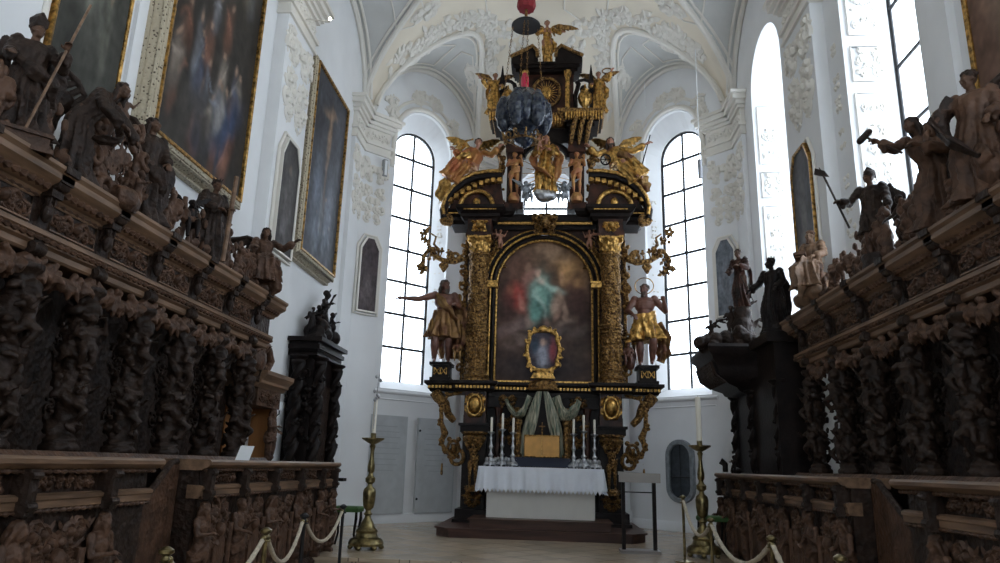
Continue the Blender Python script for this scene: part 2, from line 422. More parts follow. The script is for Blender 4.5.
# ribs along the groins and the wall arches
def groin(L):
    P = []
    for s in np.linspace(-L[2]+.02, L[2]-.02, 41):
        tv = V((-L[1][1], L[1][0])); best = None
        for w in np.arange(0, 2.3, .02):
            p = L[0]+tv*s+L[1]*w
            zl = z_lun(L, *p)
            if z_main(*p) >= zl: best = (p[0], p[1], zl); break
        if best: P.append(best)
    return P
nt_ = [0]
def trim(m, k='stucco', smooth='auto'):
    nt_[0] += 1; return struct('trim_%d' % nt_[0], m, K[k], smooth=smooth)
for i, L in enumerate(LUN[:8]):
    m = M(); P = groin(L); tv = V((-L[1][1], L[1][0]))
    if len(P) > 4: m.tube([(p[0], p[1], p[2]-.03) for p in P], .075, 8)
    if len(P) > 4:
        cc = [V((p[0]-L[1][0]*.20, p[1]-L[1][1]*.20)) for p in P]
        m.tube([(c[0], c[1], z_ceil(c[0], c[1])-.01) for c in cc], .035, 6)
    for off, rr in ((.06, .07), (.22, .035)):
        m.tube([(*(L[0]+tv*s+L[1]*off), z_lun(L, *(L[0]+tv*s+L[1]*off))-.03) for s in np.linspace(-L[2]+.03, L[2]-.03, 25)], rr, 7)
    trim(m)
# moulded panel borders in the apse lunettes and on the webs
for L in LUN[:2]:
    tv = V((-L[1][1], L[1][0])); m = M()
    for s0, s1, w0, w1 in ((-1.35,-.15,.35,1.35),(.15,1.35,.35,1.35)):
        q = []
        for t in np.linspace(0,1,10): q.append((s0+(s1-s0)*t, w0))
        for t in np.linspace(0,1,10)[1:]: q.append((s1+(-.9*t if s1 > 1 else 0), w0+(w1-w0)*t) if s1 > 1 else (s1, w0+(w1-w0)*t))
        for t in np.linspace(0,1,10)[1:]: q.append((s0+(.9*(1-t) if s0 < -1 else 0), w1-(w1-w0)*t) if s0 < -1 else (s0 if t > 0 else s1, w1-(w1-w0)*t))
        P = [L[0]+tv*a+L[1]*b for a, b in q]
        m.tube([(p[0], p[1], z_ceil(p[0], p[1])-.01) for p in P], .022, 6, loop=True)
    trim(m)
for sx in (-1, 1):
    for ox, oy, w_, h_ in ((sx*1.0,14.9,.55,2.2),(sx*2.7,13.2,.6,1.5),(sx*3.4,14.9,.35,1.0)):
        q = [(ox-w_,oy-h_),(ox+w_,oy-h_),(ox+w_,oy),(ox+w_,oy+h_*.6),(ox,oy+h_*.8),(ox-w_,oy+h_*.6),(ox-w_,oy)]; P = []
        for a, b in zip(q, q[1:]+q[:1]):
            for t in np.linspace(0,1,8)[:-1]: P.append((a[0]+(b[0]-a[0])*t, a[1]+(b[1]-a[1])*t))
        trim(M().tube([(x, y, z_ceil(x, y)-.01) for x, y in P], .022, 6, loop=True))
# stucco foliage on the vault webs
def on_vault(m, org, ax, ay):
    """local x along ax, local z along ay, -y hangs below the web"""
    ax = V(ax, float); ay = V(ay, float); ax /= np.linalg.norm(ax); ay /= np.linalg.norm(ay); o = V(org, float)
    def f(x, y, z):
        p = o+ax*x+ay*z; return (p[0], p[1], z_ceil(p[0], p[1])+y-.005)
    return m.mapped(f)
for sx in (-1, 1):
    L = LUN[0 if sx < 0 else 1]; tv = V((-L[1][1], L[1][0]))
    # inside the lunette: two flanking sprays and an apex shell
    for s in (-1, 1):
        g = scrolls(.75, 1.35, 11+s, 8, .05, False, 8); on_vault(g, L[0]+L[1]*.3+tv*(s*.95-.37), tv, L[1]); trim(g)
    # bands beside the groins
    P = groin(L); 
    for part_, sd in ((P[2:20], 5), (P[21:39], 6)):
        g = M(); rn = random.Random(sd)
        for p in part_:
            for q in range(5):
                o_ = V((p[0], p[1]))-L[1]*rn.uniform(.25, .62)*(-1) if False else V((p[0], p[1]))+L[1]*rn.uniform(.25,.65)+tv*rn.uniform(-.06,.06)
                g2 = M(); leaf(g2, (0,0), rn.uniform(0,6.28), rn.uniform(.14,.30), .065, .9); g2.ell((0,-.03,0), .06, 6, 4)
                on_vault(g2, o_, (1,0), (0,1)); g.merge(g2)
        trim(g)
    # big web sprays toward the crown
    for (ox, oy, w_, h_, sd) in ((sx*2.2, 13.2, 1.0, 1.5, 21), (sx*3.1, 15.2, .8, 1.0, 22), (sx*1.1, 16.5, .7, 1.2, 23), (sx*2.9, 11.2, .8, 1.2, 24), (sx*3.75, 16.55, .45, .5, 25)):
        g = scrolls(w_, h_, sd, 9, .05, True, 9); on_vault(g, (ox, oy), (sx,.4) , (-.4*sx,1)); trim(g)
g = scrolls(1.0, 1.3, 31, 10, .05, True, 9); on_vault(g, (1.15, 14.6), (1,.2), (-.1,1)); trim(g)
# stucco in the wall arches above the windows
def on_wall(m, W, t, z, off=.0): return m.mapped(lambda x, y, zz: W(t+x, z+zz, y-off))
for W, o, t in ((WDL, diag_op, 1.9), (WDR, dr_op, 1.99)):
    g = M()
    for s in (-1, 1):
        a = scrolls(.62, .9, 41, 9, .045, False, 9); a.tf(xf((s*.72 if s > 0 else -1.34, 0, 0))); g.merge(a)
    a = scrolls(1.3, .55, 43, 9, .05, True, 9); a.tf(xf((0,0,.78))); g.merge(a)
    on_wall(g, W, t, 10.5); trim(g)
    hd = opening_outline(o['t0']-.09, o['t1']+.09, 9.2, o['zs'], o['rise']+.09)[1:]
    g = M(); g.tube([W(p[0], p[1], -.01) for p in hd]+[W(o['t0']-.09, 9.2, -.01)], .07, 8)
    hd = opening_outline(o['t0']-.26, o['t1']+.26, 10.0, o['zs']+.1, o['rise']+.22)[1:]
    g.tube([W(p[0], p[1], 0) for p in hd], .05, 6)
    for tt in (o['t0']-.3, o['t1']+.3): g.ell(W(tt, 10.0, 0), .13, 10, 6)
    trim(g)
    # sill moulding
    g = M(); g.tube([W(o['t0']-.15, 3.3, 0), W(o['t1']+.15, 3.3, 0)], .05, 8); g.tube([W(o['t0']-.1, 3.12, 0), W(o['t1']+.1, 3.12, 0)], .02, 6); trim(g, 'plaster')
    # reveal panels
# apse corner pilasters
def pil(W, t0, t1, off=.22, side=1, base=.2):
    root = thing('pilaster', None, None); root['kind'] = 'structure'; nt_[0] += 1; root.name = 'trim_%d' % nt_[0]
    def P(m): return m
    def bx(m, a, b, z0, z1, d, d0=-.05):
        pts = [W(a, z0, d0*-1), W(b, z0, d0*-1), W(b, z0, -d), W(a, z0, -d)]
        m.prism([(p[0], p[1]) for p in pts], z0, z1)
    m = M(); bx(m, t0, t1, base, 9.3, off); bx(m, t0-.05, t1+.05, base, .6, off+.05); obj('pilaster_shaft', m, K['plaster'], root, smooth=False)
    m = M()
    for z0, z1, e in ((9.28,9.34,.05), (9.34,9.5,.02), (9.5,9.58,.07), (9.58,9.95,.0), (9.95,10.03,.06), (10.03,10.12,.12), (10.12,10.24,.2), (10.24,10.32,.26)): bx(m, t0-e, t1+e, z0, z1, off+e)
    obj('entablature', m, K['stucco'], root, smooth=False)
    w = t1-t0
    g = scrolls(w*1.05, .75, 51, 12, .05, True, 10); on_wall(g, W, (t0+t1)/2, 8.45, off); obj('capital', g, K['stucco'], root)
    g = scrolls(w*.95, .3, 52, 6, .025, True, 5); on_wall(g, W, (t0+t1)/2, 9.62, off); obj('frieze', g, K['stucco'], root)
    g = scrolls(w*.95, 1.1, 53, 13, .045, True, 10); on_wall(g, W, (t0+t1)/2, 7.3, off); obj('stucco_drop', g, K['stucco'], root)
    return root
pil(WDL, -.12, .66); pil(WDR, 3.889-.66, 3.889+.12)
pil(WDL, 3.5, 4.0); pil(WDR, -.12, .4)
# side wall pilasters
pil(WL, 12+10.75, 12+12.05, .22); pil(WR, 16.65-12.05, 16.65-10.75, .22)
pil(WL, 12+6.98, 12+7.16, .05); pil(WR, 16.65-7.7, 16.65-7.3, .1); 
pil(WL, 12+15.6, 12+16.65, .1); pil(WR, 0, 1.0, .1)
# stucco strip between the first two paintings and under the right entablature
for W, t, z, w_, h_, sd in ((WL, 12+7.05, 5.2, .3, 3.2, 61), (WR, 16.65-10.5, 5.0, .35, 3.4, 62), (WR, 16.65-12.5, 5.0, .5, 3.6, 63), (WL, 12+12.1, 7.2, .3, 1.2, 64)):
    g = scrolls(w_, h_, sd, 16, .018, True, 5); on_wall(g, W, t, z, .0); trim(g)
# carved reveals of the right-hand windows (the far jambs face the camera)
for y in (15.05, 10.17):
    for z0, h_ in ((3.8, 1.6), (5.6, 1.7), (7.5, .6), (8.3, 1.4)):
        g = scrolls(.44, h_*.9, int(z0*10), 12, .016, True, 6); g.tf(xf((5.06, y-.035, z0), 0)); trim(g)
        fr = M(); a, b = 4.80, 5.32
        fr.tube([(a, y-.03, z0-.06), (b, y-.03, z0-.06), (b, y-.03, z0+h_-.06), (a, y-.03, z0+h_-.06)], .016, 6, loop=True); trim(fr)
for W, o in ((WDL, diag_op), (WDR, dr_op)):
    for side in (0, 1):
        g = scrolls(.18, 5.2, 71, 22, .012, True, 4)
        tf_ = (o['t0']+o['glass'][0])/2 if side == 0 else (o['t1']+o['glass'][1])/2
        g.mapped(lambda x, y, z, s=side, o=o, W=W: W((o['t0'] if s == 0 else o['t1'])*(1-(x/.5+.5))+(o['glass'][0] if s == 0 else o['glass'][1])*(x/.5+.5)+(-y if s == 1 else y)*-1, 4.2+z, (x/.5+.5)*o['rec'])); trim(g)
# ------------------------------------------------------------------ carved figures. Unit height 1, facing -Y, feet at z=0
ST = dict(pel=(0,0,.52), chest=(0,.0,.72), neck=(0,-.005,.845), head=(0,-.025,.910), shL=(-.115,0,.80), shR=(.115,0,.80),
          elL=(-.16,-.02,.64), elR=(.16,-.02,.64), haL=(-.13,-.13,.55), haR=(.13,-.13,.55),
          hipL=(-.055,0,.50), hipR=(.055,0,.50), knL=(-.065,-.03,.28), knR=(.065,-.03,.28), anL=(-.06,0,.04), anR=(.07,.02,.04))
SIT = dict(pel=(0,.02,.30), chest=(0,.0,.52), neck=(0,-.01,.645), head=(0,-.035,.710), shL=(-.115,0,.60), shR=(.115,0,.60),
          elL=(-.17,-.04,.45), elR=(.17,-.04,.45), haL=(-.12,-.18,.40), haR=(.12,-.18,.40),
          hipL=(-.06,0,.29), hipR=(.06,0,.29), knL=(-.09,-.24,.30), knR=(.09,-.24,.30), anL=(-.08,-.22,.04), anR=(.09,-.26,.04))
def pose(base, **k): d = {a: V(b, float) for a, b in base.items()}; d.update({a: V(b, float) for a, b in k.items()}); return d
def hand(m, w, el, s=1.0):
    """palm, four unequal curled fingers and a thumb off the side"""
    w = V(w, float); d = w-V(el, float); d /= np.linalg.norm(d)+1e-9
    u = np.cross(d, (0,0,1.)); 
    if np.linalg.norm(u) < .1: u = V((1.,0,0))
    u /= np.linalg.norm(u); n = np.cross(u, d)
    m.ell(w+d*.028*s, .021*s, 8, 6)
    m.chain([w, w+d*.038*s], [.016*s, .020*s], 8)
    for i, (o, L) in enumerate(((-.020,.034), (-.007,.042), (.007,.040), (.020,.030))):
        a = w+d*.046*s+u*o*s; b = a+d*L*.5*s-n*.006*s; c = b+d*L*.4*s-n*.018*s
        m.chain([a, b, c], [.0075*s, .007*s, .006*s], 6)
    a = w+d*.018*s+u*.022*s; m.chain([a, a+u*.018*s+d*.012*s-n*.008*s, a+u*.02*s+d*.03*s-n*.016*s], [.009*s, .008*s, .0065*s], 6)
def bodymesh(P, child=False, legs=True, arms=True, fat=1.0):
    m = M(); f = fat*(1.25 if child else 1)
    pel, ch, nk, hd = P['pel'], P['chest'], P['neck'], P['head']
    sh = (P['shL']+P['shR'])/2; ax = P['shR']-P['shL']; ax /= np.linalg.norm(ax)
    up = nk-pel; up /= np.linalg.norm(up); fr = np.cross(ax, up); R = np.stack([ax, -fr, up], 1)
    def tor(c, r): m.ell(c, (r[0]*f, r[1]*f, r[2]), 14, 8, rot=Matrix(R.tolist()))
    tor(pel, (.088,.068,.075)); tor(pel*.55+ch*.45, (.076,.062,.09)); tor(ch, (.098,.070,.095)); tor(sh*.8+ch*.2, (.105,.055,.045))
    tor(pel*.5+ch*.5-fr*.0+up*.0, (.075,.062,.12))
    m.cap(sh-up*.01, nk+(hd-nk)*.5, .036*f, .030*f)
    # head, turned the way the person looks (-Y of the head frame)
    hs = 1.25 if child else 1
    lk = P.get('look', V((0,-1.,-.05))); lk = lk/np.linalg.norm(lk); hu = V((0,0,1.))-lk*lk[2]; hu /= np.linalg.norm(hu); hx = np.cross(lk, hu)
    HR = Matrix(np.stack([hx, -lk, hu], 1).tolist())
    def H(c, r): m.ell(hd+hx*c[0]*hs-lk*c[1]*hs+hu*c[2]*hs, tuple(q*hs for q in r), 12, 8, rot=HR)
    H((0,.005,.012), (.047,.056,.058)); H((0,-.018,-.030), (.033,.036,.036)); H((0,-.045,-.050), (.014,.012,.012))
    H((0,-.058,-.005), (.0085,.014,.018)); H((0,-.064,-.014), (.010,.009,.007))
    for s in (-1, 1): H((s*.019,-.046,.014), (.013,.010,.006)); H((s*.020,-.047,.003), (.007,.006,.005)); H((s*.048,0,-.004), (.007,.012,.017)); H((s*.022,-.038,-.018), (.014,.013,.012))
    H((0,-.054,-.032), (.013,.008,.005))
    if arms:
        for s in 'LR':
            a, e, w = P['sh'+s], P['el'+s], P['ha'+s]
            m.ell(a, .040*f, 10, 6); m.chain([a, a*.5+e*.5, e], [.036*f, .034*f, .027*f]); m.chain([e, e*.6+w*.4, w], [.027*f, .026*f, .017*f]); hand(m, w, e, 1.1*hs)
    if legs:
        for s in 'LR':
            h, k_, a = P['hip'+s], P['kn'+s], P['an'+s]
            m.ell(h, .062*f, 10, 6); m.chain([h, h*.5+k_*.5, k_], [.060*f, .054*f, .038*f]); m.chain([k_, k_*.65+a*.35, a], [.038*f, .042*f, .022*f])
            fd = P.get('foot'+s, V((0,-1.,0))); fd = fd/np.linalg.norm(fd)
            m.chain([a-V((0,0,.015)), a+fd*.04-V((0,0,.022)), a+fd*.085-V((0,0,.028))], [.024, .022, .015], 8)
    return m
def robe(P, long=True, wide=1.0, nf=11, seed=0, sleeves=True, spread=.0, flow=(0,0), drag=1.0, top=True, amp=.25):
    """folded garment following the legs"""
    rn = random.Random(seed); m = M()
    pel, ch, nk = P['pel'], P['chest'], P['neck']; kn = (P['knL']+P['knR'])/2; an = (P['anL']+P['anR'])/2
    kw = np.linalg.norm(P['knL']-P['knR'])/2; aw = np.linalg.norm(P['anL']-P['anR'])/2
    st = []
    if long: st += [(an+V((flow[0], flow[1], -.035)), .10+aw+spread, .095+spread*.7, 1.0), (an*.6+kn*.4+V((flow[0]*.6, flow[1]*.6, 0)), .095+aw*.8, .085, .95)]
    st += [(kn, .085+kw*.9, .085, .8), (kn*.45+pel*.55, .10+kw*.5, .088, .55), (pel, .108, .088, .35)]
    st += [(pel*.5+ch*.5, .094, .078, .25)]
    if top: st += [(ch, .115, .084, .22), ((P['shL']+P['shR'])/2+V((0,0,.005)), .12, .062, .15), (nk-V((0,0,.02)), .05, .05, .1)]
    # dense interpolation
    n = 40; ph = [rn.uniform(0, 6.28) for _ in range(5)]; k2 = 26
    ts = np.linspace(0, len(st)-1, k2); R = []
    cs = V([s[0] for s in st]); rr = V([[s[1], s[2], s[3]] for s in st])
    for i, t in enumerate(ts):
        a = int(min(t, len(st)-1.001)); f = t-a; f = f*f*(3-2*f)*.5+f*.5
        c = cs[a]*(1-f)+cs[a+1]*f; q = rr[a]*(1-f)+rr[a+1]*f
        T = cs[min(a+1, len(cs)-1)]-cs[a]; T = T/(np.linalg.norm(T)+1e-9)
        ax = V((1.,0,0)); ax = ax-T*(ax@T); ax /= np.linalg.norm(ax); ay = np.cross(T, ax)
        th = np.arange(n)*2*pi/n; am = amp*q[2]*drag
        w = 1+am*(np.sin(nf*th+ph[0]+1.3*sin(t*.9+ph[1]))+.6*np.sin((nf*.5//1+2)*th+ph[2]-t*.7)+.35*np.sin(nf*2*th+ph[3]+t))
        R.append([c+ax*q[0]*wide*w[j]*cos(th[j])+ay*q[1]*wide*w[j]*sin(th[j]) for j in range(n)])
    m.rings(R)
    if sleeves:
        for s in 'LR':
            a, e, w = P['sh'+s], P['el'+s], P['ha'+s]
            m.chain([a, e], [.047, .046]); w2 = e*.3+w*.7; m.cap(e, w2, .044, .052)
            m.cap(w2, w2+V((0,0,-.05)), .045, .03)
            for j in range(3):
                p = a*(1-j/3)+e*j/3; m.tube([p+V((.048*cos(t), .048*sin(t), .01*sin(3*t))) for t in np.linspace(0, 6.28, 9)[:-1]], .009, 5, loop=True)
    return m
def drape(pts, w=.05, folds=4, seed=0, n=18, th=.35):
    """a billowing ribbon of cloth along a path"""
    P = V(pts, float); k = len(P); ts = np.linspace(0, k-1, 22); Q = []
    for t in ts:
        a = int(min(t, k-1.001)); f = t-a
        p0, p1, p2, p3 = P[max(a-1,0)], P[a], P[min(a+1,k-1)], P[min(a+2,k-1)]
        Q.append(.5*((2*p1)+(-p0+p2)*f+(2*p0-5*p1+4*p2-p3)*f*f+(-p0+3*p1-3*p2+p3)*f**3))
    Q = V(Q); T = np.gradient(Q, axis=0); T /= np.linalg.norm(T, axis=1)[:, None]+1e-9
    m = M(); R = []; u = V((.2,-.3,1.)); rn = random.Random(seed); ph = rn.uniform(0, 6)
    a = np.arange(n)*2*pi/n
    for i in range(len(Q)):
        u = u-T[i]*(u@T[i]); u /= np.linalg.norm(u)+1e-9; v = np.cross(T[i], u)
        ww = w*(.55+.45*sin(pi*i/(len(Q)-1))+.15*sin(i*.9+ph)); fl = 1+.28*np.sin(folds*a+i*.12+ph)
        R.append([Q[i]+u*ww*cos(a[j])*fl[j]+v*ww*th*sin(a[j])*fl[j] for j in range(n)])
    return m.rings(R)
def sash(P, seed=0):
    c = P['pel']; m = M(); rn = random.Random(seed)
    for j in range(5):
        r = .102+.012*rn.random(); z = .035-.022*j; tilt = rn.uniform(.2,.34)
        m.tube([c+V((r*cos(t)*1.05, r*.82*sin(t), z+tilt*.3*cos(t)+.008*sin(5*t+j))) for t in np.linspace(0, 6.28, 22)[:-1]], .020, 6, loop=True)
    return m
def hairm(P, kind='short', child=False, seed=0):
    m = M(); rn = random.Random(seed); hd = P['head']; hs = 1.25 if child else 1
    lk = P.get('look', V((0,-1.,-.05))); lk = lk/np.linalg.norm(lk); hu = V((0,0,1.))-lk*lk[2]; hu /= np.linalg.norm(hu); hx = np.cross(lk, hu)
    def at(c): return hd+(hx*c[0]-lk*c[1]+hu*c[2])*hs
    m.ell(at((0,.016,.028)), (.052*hs,.055*hs,.050*hs), 12, 8)
    for i in range(34):
        a = rn.uniform(0, 2*pi); e = rn.uniform(-.1, 1.3); 
        c = (.052*cos(a)*cos(e), .014+.056*sin(a)*cos(e), .02+.050*sin(e))
        if c[1] < -.025 and c[2] < .045: continue
        m.ell(at(c), .014*hs*rn.uniform(.8,1.3), 7, 5)
    if kind in ('long', 'bearded'):
        for s in (-1, 1):
            m.tube([at((s*.046,.01,.01)), at((s*.055,.02,-.04)), at((s*.05,.03,-.085)), at((s*.06,.02,-.12))], [.018,.022,.020,.008], 7)
        m.tube([at((0,.055,.01)), at((0,.062,-.05)), at((0,.055,-.11))], [.035,.04,.02], 8)
    if kind in ('bearded', 'beard'):
        for i in range(22):
            a = rn.uniform(-1, 1); t = rn.random(); m.ell(at((a*.032*(1-t*.5), -.045-.006*t, -.040-.065*t)), .013, 7, 5)
    if kind == 'mitre':
        m.rings([[at((x*.05, y*.045+.005, .04)) for x, y in ((-1,-1),(1,-1),(1,1),(-1,1))], [at((x*.055, y*.05+.005, .10)) for x, y in ((-1,-1),(1,-1),(1,1),(-1,1))], [at((x*.008, y*.03+.005, .17)) for x, y in ((-1,-1),(1,-1),(1,1),(-1,1))]])
    if kind == 'crown':
        m.tube([at((.045*cos(t), .01+.045*sin(t), .06)) for t in np.linspace(0, 6.28, 13)[:-1]], .01, 6, loop=True)
        for t in np.linspace(0, 6.28, 9)[:-1]: m.cap(at((.045*cos(t), .01+.045*sin(t), .06)), at((.055*cos(t), .01+.055*sin(t), .10)), .008, .004)
    if kind == 'helmet':
        m.ell(at((0,.01,.035)), (.06*hs,.065*hs,.052*hs), 12, 8); m.tube([at((0,-.05,.055)), at((0,0,.11)), at((0,.06,.08)), at((0,.09,.0))], [.01,.022,.024,.01], 7)
    if kind == 'hat':
        m.lathe([(.09,0),(.085,.012),(.045,.016),(.04,.06),(.0,.065)], tuple(at((0,.01,.045))), 14)
    return m
def wing(root, tip, back=(0,.3,-.2), n=9, w=.030, layer=True):
    """fanned feathers from the leading edge"""
    root = V(root, float); tip = V(tip, float); m = M(); bk = V(back, float)
    bend = root*.45+tip*.55+V((0,0,.07)); L = np.linalg.norm(tip-root)
    P = [root, root*.6+bend*.4+V((0,0,.03)), bend, bend*.4+tip*.6+V((0,0,.0)), tip]
    m.tube(P, [.022,.028,.024,.016,.008], 8)
    for i in range(n):
        t = i/(n-1); q = root*(1-t)+tip*t+V((0,0,.055*sin(t*pi)))
        d = (tip-root)/L*(.15+.75*t)+bk*(1.15-.25*t); d = d/np.linalg.norm(d); l = L*(.42+.25*t)
        s = np.cross(d, (tip-root)/L); s /= np.linalg.norm(s)+1e-9
        m.tube([q, q+d*l*.35, q+d*l*.75, q+d*l], [w*.6, w, w*.85, w*.15], 8, flat=.35, up=s)
        if layer: m.tube([q, q+d*l*.25, q+d*l*.5], [w*.6, w*1.0, w*.25], 8, flat=.55, up=s)
    return m

WOODS = {'body':'woodmid','robe':'wood','cape':'wood','hair':'wood','wing':'wood'}
def figure(name, label, cat, P, H, loc, rz=0, mats=None, group=None, garment=True, hair='short', wings=None, capes=(), sash_=False, child=False, rkw=None, vox=.0075, seed=1, fat=1.0, body_kw=None, extra=None):
    """one statue: body, garment, hair, wings, each a carved mesh; vox is a share of its height"""
    mt = dict(WOODS); mt.update(mats or {}); root = thing(name, label, cat, loc, rz, group, sc=H)
    bm = bodymesh(P, child, fat=fat, **(body_kw or {}))
    obj('body', carve(bm, vox, .0015, 30, 'body'), K[mt['body']], root)
    if garment:
        g = robe(P, seed=seed, **(rkw or {}))
        obj('robe', carve(g, vox*1.15, .0055, 20, 'robe'), K[mt['robe']], root)
    if sash_: obj('loincloth', carve(sash(P, seed).merge(M().ell(P['pel']-V((0,0,.03)), (.10,.08,.075))), vox, .002, 20), K[mt['robe']], root)
    if capes:
        g = M()
        for i, (pts, w) in enumerate(capes): g.merge(drape(pts, w, 4, seed+i))
        obj('mantle', carve(g, vox*1.15, .006, 18, 'mantle'), K[mt['cape']], root)
    if hair: obj('hair', carve(hairm(P, hair, child, seed), vox, .002, 50, 'hair'), K[mt['hair']], root)
    for wg in (wings or ()): obj('wing', carve(wing(*wg), vox, .001, 20, 'wing'), K[mt['wing']], root)
    if extra: extra(root)
    return root
def rod(root, a, b, r=.008, mat_='woodlight', name='staff', tipf=None):
    m = M(); m.tube([a, (V(a)+V(b))/2, b], r, 8)
    if tipf: tipf(m)
    return obj(name, m, K[mat_], root)
PUTTO = pose(ST, pel=(0,0,.42), chest=(0,0,.60), neck=(0,-.01,.74), head=(0,-.03,.84), shL=(-.12,0,.69), shR=(.12,0,.69), elL=(-.20,-.04,.58), elR=(.20,-.02,.62), haL=(-.16,-.15,.62), haR=(.24,-.10,.74),
        hipL=(-.06,0,.40), hipR=(.06,0,.40), knL=(-.09,-.10,.24), knR=(.08,-.03,.22), anL=(-.07,0,.05), anR=(.09,.03,.05))
# ------------------------------------------------------------------ choir stalls
def wobj(name, m, mt, root, smooth='auto'):
    """m in world coordinates, parented to a thing that stands unrotated at root.location"""
    if isinstance(mt, str): mt = K[mt]
    if root is not None: m.tf(Matrix.Translation(-Vector(root.location)))
    return obj(name, m, mt, root, smooth)
def put(name, me, mt, root, p, rz=0, sc=1):
    """a shared carved mesh as a part, p in world coordinates"""
    o = obj(name, me, K[mt] if isinstance(mt, str) else mt, root); o.location = Vector(p)-Vector(root.location); o.rotation_euler = (0,0,rz); o.scale = (sc,)*3 if np.isscalar(sc) else sc
    return o
def mirx(m, s):
    m.v = [v*V((s,1,1)) for v in m.v]; return m
def putto_shape(P=PUTTO, H=.5, loc=(0,0,0), rz=0):
    m = bodymesh(P, True); m.merge(hairm(P, 'short', True, 3)); return m.tf(xf(loc, rz, H))

# shared carvings -------------------------------------------------
def vine_column(seed, H=1.5, r=.085, ped=True):
    rn = random.Random(seed); m = M(); sg = rn.choice((-1,1))
    m.lathe([(.13,0),(.13,.05),(.10,.07),(.12,.10),(.09,.13),(.07,.16),(.07,H-.16),(.10,H-.13),(.09,H-.10),(.14,H-.04),(.14,H)], n=14)
    for q in range(2):
        P = [(r*.85*cos(sg*t*9+q*pi), r*.85*sin(sg*t*9+q*pi), .14+t*(H-.28)) for t in np.linspace(0,1,60)]
        m.tube(P, .035+.012*np.sin(np.linspace(0,30,60)), 7)
    for i in range(60):
        t = rn.random(); a = rn.uniform(0, 6.28); p = (r*1.35*cos(a), r*1.35*sin(a), .15+t*(H-.3))
        m.ell(p, (.035*rn.uniform(.6,1.4), .022, .045*rn.uniform(.6,1.4)), 7, 5, rot=Matrix.Rotation(a+1.57, 3, 'Z') @ Matrix.Rotation(rn.uniform(-1,1), 3, 'Y'))
    for z, hh in ((.12+.05*(seed % 3), .50), (.72+.06*(seed % 2), .56)):
        P = pose(PUTTO, haR=(.12+.1*rn.random(),-.12,.62+.25*rn.random()), haL=(-.2,-.1,.5+.3*rn.random()), knL=(-.09,-.14,.28))
        m.merge(putto_shape(P, hh, (rn.uniform(-.04,.04), -r*1.25, z), rn.uniform(-.5,.5)))
    m.ell((0,-r*1.1,H-.2), (.07,.06,.075), 10, 6)
    return carve(m, .0135, .006, 14, 'column')
COLS = [vine_column(s) for s in (1, 2, 3, 4)]
def leafy_valance(seed, w=.86):
    rn = random.Random(seed); m = M()
    P = [(w*(t-.5), 0, -.04-.10*sin(pi*t)**.7) for t in np.linspace(0,1,20)]
    m.tube(P, .045, 8)
    for i in range(70):
        t = rn.random(); x = w*(t-.5); z = -.04-.10*sin(pi*t)**.7; g = M(); leaf(g, (0,0), rn.uniform(-2.8,-.3), rn.uniform(.08,.17), .035, .7); g.tf(xf((x, rn.uniform(-.05,.02), z), rn.uniform(-.6,.6), 1, rx=rn.uniform(-.4,.4))); m.merge(g)
    for i in range(10): m.ell((rn.uniform(-.4,.4)*w, -.03, rn.uniform(-.16,-.04)), .035, 7, 5)
    return carve(m, .012, .004, 20, 'leafy_valance')
VAL = [leafy_valance(s) for s in (1, 2)]
def cresting(seed, w=.92, h=.55):
    m = scrolls(w, h, seed, 9, .030, True, 7, 6, 18); m.mapped(lambda x,y,z: (x, y*1.4, z)); m.tube([(-w/2,0,.02),(0,0,.02),(w/2,0,.02)], .03, 6)
    rn = random.Random(seed)
    for i in range(16):
        x = rn.uniform(-w/2, w/2); z = rn.uniform(.05, h); m.ell((x, rn.uniform(-.04,.04), z), (.04,.03,.05), 7, 5)
    m.tube([(0,0,0),(0.02,-.02,h*.5),(0,0,h)], .03, 6); m.ell((0,-.03,h*.62), (.07,.06,.08), 8, 6)
    m.mapped(lambda x,y,z: (x*.96, y, z))
    return carve(m, .012, .005, 18, 'pierced_cresting')
CRE = [cresting(s) for s in (3, 5, 8)]
def relief_mesh(w, h, seed, n=10, r=.014, putto=False, base=.008):
    m = scrolls(w, h, seed, n, r, True, 8); me = to_mesh('relief', m)
    if putto:
        m.ell((0,-.02,h*.5), (.05,.04,.055), 10, 6); m.ell((.0,-.05,h*.48), (.012,.012,.018), 6, 4)
        for s in (-1,1): m.merge(wing((s*.04,0,h*.45), (s*.20,-.01,h*.62), (0,0,-.4), 5, .016, False))
    me = to_mesh('relief', m); auto_smooth(me, 50); return me
FRZ = [relief_mesh(.66, .24, s, 9, .012, True) for s in (1, 2, 3)]
BACKP = [relief_mesh(.62, 1.2, s, 16, .018, True) for s in (4, 5)]
def console(h=.7, d=.2, w=.12):
    """scroll bracket: z 0..h, projects to -y"""
    m = M(); prof = [(.0,0),(-.06,.02),(-.09,.1),(-.05,.2),(-.03,.32),(-.07,.45),(-.15,.55),(-d,.62*h/.7),(-d-.02,.66*h/.7),(-d-.02,h),(0,h)]
    m.v.append(V([(x, y, z) for x in (-w/2, w/2) for y, z in prof])); n = len(prof); m.n = 2*n
    m.f += [tuple(range(n)), tuple(range(n, 2*n))[::-1]]+[((i+1)%n, i, n+i, n+(i+1)%n) for i in range(n)]
    m.tube([(x, -.07, .05) for x in (-w/2-.012, 0, w/2+.012)], .05, 10); m.tube([(x, -d+.04, h*.84) for x in (-w/2-.012, 0, w/2+.012)], .065, 10)
    m.ell((0,-.10,h*.5), (.05,.05,.09), 8, 6)
    for s in (-1,1): m.ell((s*.03,-.12,h*.64), (.02,.03,.06), 6, 4)
    me = to_mesh('console', m); auto_smooth(me, 40); return me
CON = console()
